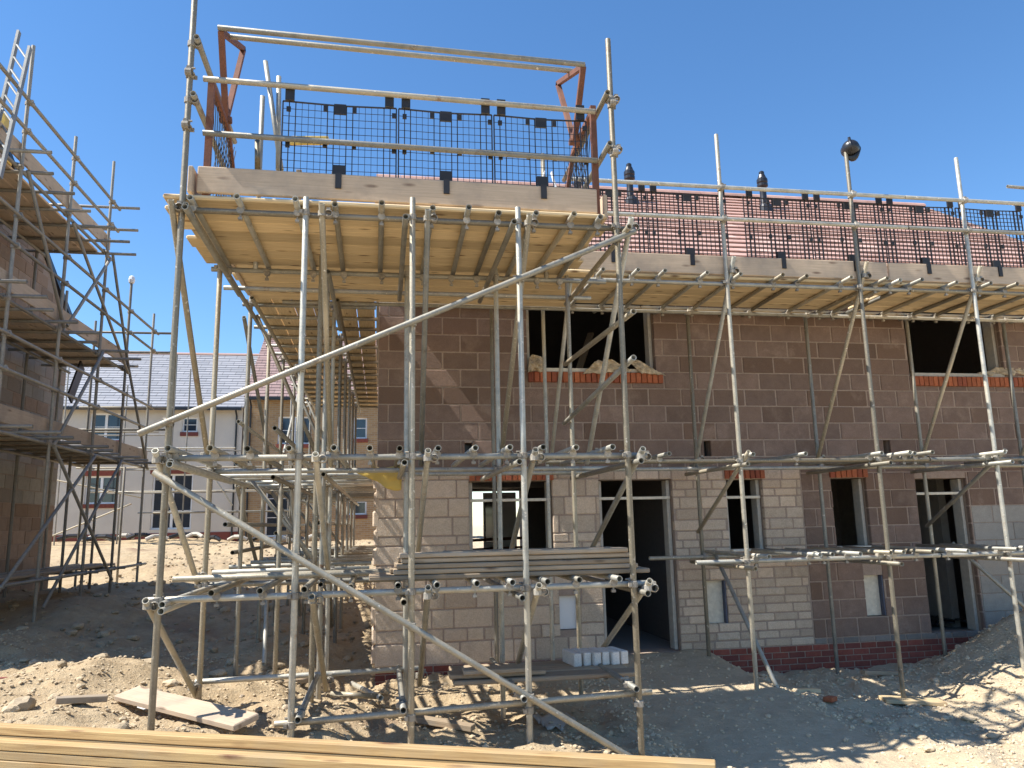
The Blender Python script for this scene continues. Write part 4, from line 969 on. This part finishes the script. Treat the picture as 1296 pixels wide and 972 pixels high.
# ------------------------------------------------------------------ stack of sawn timber in the foreground
D = (Vector((1.09, 2.68, 0)) - Vector((-1.64, 3.88, 0))).normalized(); NRM = Vector((D.y, -D.x, 0))      # NRM points to the camera side
E1 = Vector((1.10, 2.675, 0)); TL = 'long pale sawn timber length in the foreground stack of planks'
h_ = .0345
for row in range(11):
    for q_ in range(3):
        if row == 0 and q_ == 1: pass
        ztop = -.822 - row * (h_ + .003) - (0 if q_ == 0 else .004)
        off = q_ * .064 + j(.005) - .02
        if q_ == 2 or (row == 0 and q_ == 1): continue
        e = E1 + NRM * off + D * (j(.05) - (.35 if q_ == 1 else 0) * (row < 1) - (.10 * (row % 2)))
        s = e - D * 4.2
        zc = ztop - h_/2
        tag(board('timber_plank', None, (s.x, s.y, zc + j(.0015)), (e.x, e.y, zc + j(.0015)), .060, h_, TIMB, bev=.003), ('pale sawn timber length lying highest on top of the foreground stack' if row == 0 else TL), 'timber', 'sawn timber stack')
for f in (.4, 2.0, 3.6):
    c0 = E1 - D * f + NRM * .01; zb_ = -.826 - 11 * (h_ + .003); z0_ = gz(c0.x, c0.y) - .03
    tag(block('timber_bearer', None, (c0.x, c0.y, (zb_ + z0_)/2), (.12, .20, zb_ - z0_ - .002), OLDW, .004, Matrix.Rotation(math.atan2(D.y, D.x), 4, 'Z')), 'stout timber bearer carrying the foreground stack of planks', 'bearer', 'bearers under the timber stack')
# ------------------------------------------------------------------ stones and rubble
def rock(seed, n=2):
    bm = bmesh.new(); bmesh.ops.create_icosphere(bm, subdivisions=n, radius=1.0)
    for v in bm.verts:
        f = 1 + .35 * noise.noise(v.co * 1.3 + Vector((seed * 7.1, 0, 0))) + .12 * noise.noise(v.co * 3.5 + Vector((0, seed * 3.3, 0)))
        v.co = v.co * f; v.co.z *= .7
    m = bpy.data.meshes.new('stone'); bm.to_mesh(m); bm.free(); return m
ROCKS = [rock(s, 2) for s in range(7)]; ROCKG = [m.copy() for m in ROCKS]
for m in ROCKS: m.materials.append(STN)
for m in ROCKG: m.materials.append(GSTN)
def put_rock(x, y, s, grey=False):
    m = rr.choice(ROCKG if grey else ROCKS)
    mw = Matrix.Translation(Vector((x, y, gz(x, y) + s * .25))) @ Matrix.Rotation(rr.uniform(0, 6.28), 4, 'Z') @ Matrix.Diagonal((s * rr.uniform(.8, 1.3), s * rr.uniform(.7, 1.1), s * rr.uniform(.6, 1), 1))
    o = link('loose_stone', m, None, mw)
    tag(o, 'grey loose stone on the shaded fill before the house' if grey else 'pale loose stone lying on the sunlit soil left of the house', 'stone', 'grey stones on the fill' if grey else 'pale stones on the soil')
for i in range(70):
    x = rr.uniform(-4.2, .3); y = rr.uniform(5.9, 9.3); put_rock(x, y, rr.choice((.025, .03, .04, .05, .08)) * rr.uniform(.8, 1.3))
for i in range(25): put_rock(rr.uniform(-4.4, -.4), rr.uniform(9.5, 14), rr.uniform(.05, .10))
for i in range(70):
    x = rr.uniform(3.9, 8.6); y = rr.uniform(6.0, 9.3); put_rock(x, y, rr.choice((.025, .035, .05)) * rr.uniform(.8, 1.3), True)
for i, (x, y, L, a, m_, nm, lb, ct) in enumerate(((-2.2, 6.5, .34, .4, OLDW, 'timber_offcut', 'short weathered timber offcut on the soil beside the corner pole', 'offcut'), (.5, 6.5, .5, -.5, OLDW, 'timber_offcut', 'grey timber offcut on the soil under the loading bay', 'offcut'),
        (4.6, 8.3, .42, .2, DECK, 'timber_offcut', 'pale timber offcut on the fill before the small window', 'offcut'), (5.9, 8.8, .5, .05, OLDW, 'timber_offcut', 'dark timber offcut lying along the red brick plinth', 'offcut'), (4.5, 7.6, .16, .7, SOLD, 'brick_fragment', 'orange brick fragment on the stony fill before the house', 'brick'),
        (7.0, 7.0, .6, -.9, OLDW, 'timber_offcut', 'timber offcut on the sunlit ground by the fill heap', 'offcut'), (-3.3, 7.6, .3, 1.2, BRICKM, 'brick_fragment', 'red brick fragment half sunk in the spoil bank', 'brick'), (-.9, 8.9, .55, .9, OLDW, 'timber_offcut', 'timber offcut in the dip beside the stone corner', 'offcut'))):
    tag(block(nm, None, (x, y, gz(x, y) + .025), (L, .09, .045), m_, .004, Matrix.Rotation(a, 4, 'Z') @ Matrix.Rotation(.08, 4, 'Y')), lb, ct)
for i, (x, y) in enumerate(((-1.9, 7.0), (1.5, 6.9))):
    q_ = Vector((x, y, gz(x, y) + .03)); w_ = Vector((.16, .05, 0)); d_ = Vector((-.04, .14, .02))
    sheet('plastic_scrap', (q_ - w_ - d_, q_ + w_ - d_, q_ + w_ + d_, q_ - w_ + d_), (WHITE, GREYP, WHITE)[i], ('crumpled white plastic scrap on the soil near the corner pole', 'crumpled grey plastic scrap on the soil under the loading bay', 'crumpled white plastic scrap on the fill before the red brick plinth')[i], 'scrap', -.01, 8, .004, .07, i * 3 + 2)
# fine rubble, too many to count
def rubble(name, n, box, sizes, mat):
    base = [[v.co.copy() for v in rock(20 + k, 1).vertices] for k in range(5)]
    bmf = bmesh.new(); bmesh.ops.create_icosphere(bmf, subdivisions=1, radius=1); fs0 = [tuple(v.index for v in f.verts) for f in bmf.faces]; bmf.free()
    X = np.array([rr.uniform(box[0], box[1]) for _ in range(n)]); Y = np.array([rr.uniform(box[2], box[3]) for _ in range(n)]); Z = ground_h(X, Y)
    V = []; F = []
    for i in range(n):
        s = rr.uniform(*sizes) * (1.8 if rr.random() < .06 else 1); r_ = Matrix.Rotation(rr.uniform(0, 6.28), 3, 'Z'); k = len(V)
        if X[i] > 0 and Y[i] > 9.4: continue
        if abs(X[i] - 3.25) < .85 and Y[i] > 5.6 and rr.random() < .8: continue
        for v in base[i % 5]: q_ = r_ @ v; V.append((X[i] + q_.x * s, Y[i] + q_.y * s, Z[i] + q_.z * s + s * .2))
        F += [(a + k, b2 + k, c_ + k) for a, b2, c_ in fs0]
    m = bpy.data.meshes.new(name); m.from_pydata(V, [], F); m.update()
    o = link(name, m, None, None, mat); tag(o, None, None, None, 'stuff'); return o
tag(rubble('rubble', 5200, (-4.4, 2.0, 5.6, 10.5), (.005, .019), STN), 'pale stony rubble scattered over the trampled soil left of the house', 'rubble')
tag(rubble('gravel', 8500, (2.0, 9.5, 5.4, 9.4), (.006, .017), GSTN), 'grey crushed stone fill spread before the house doors', 'gravel')
tag(rubble('far_rubble', 1400, (-6, 1, 10.5, 26), (.015, .045), STN), 'scattered rubble on the open soil between the houses', 'rubble')
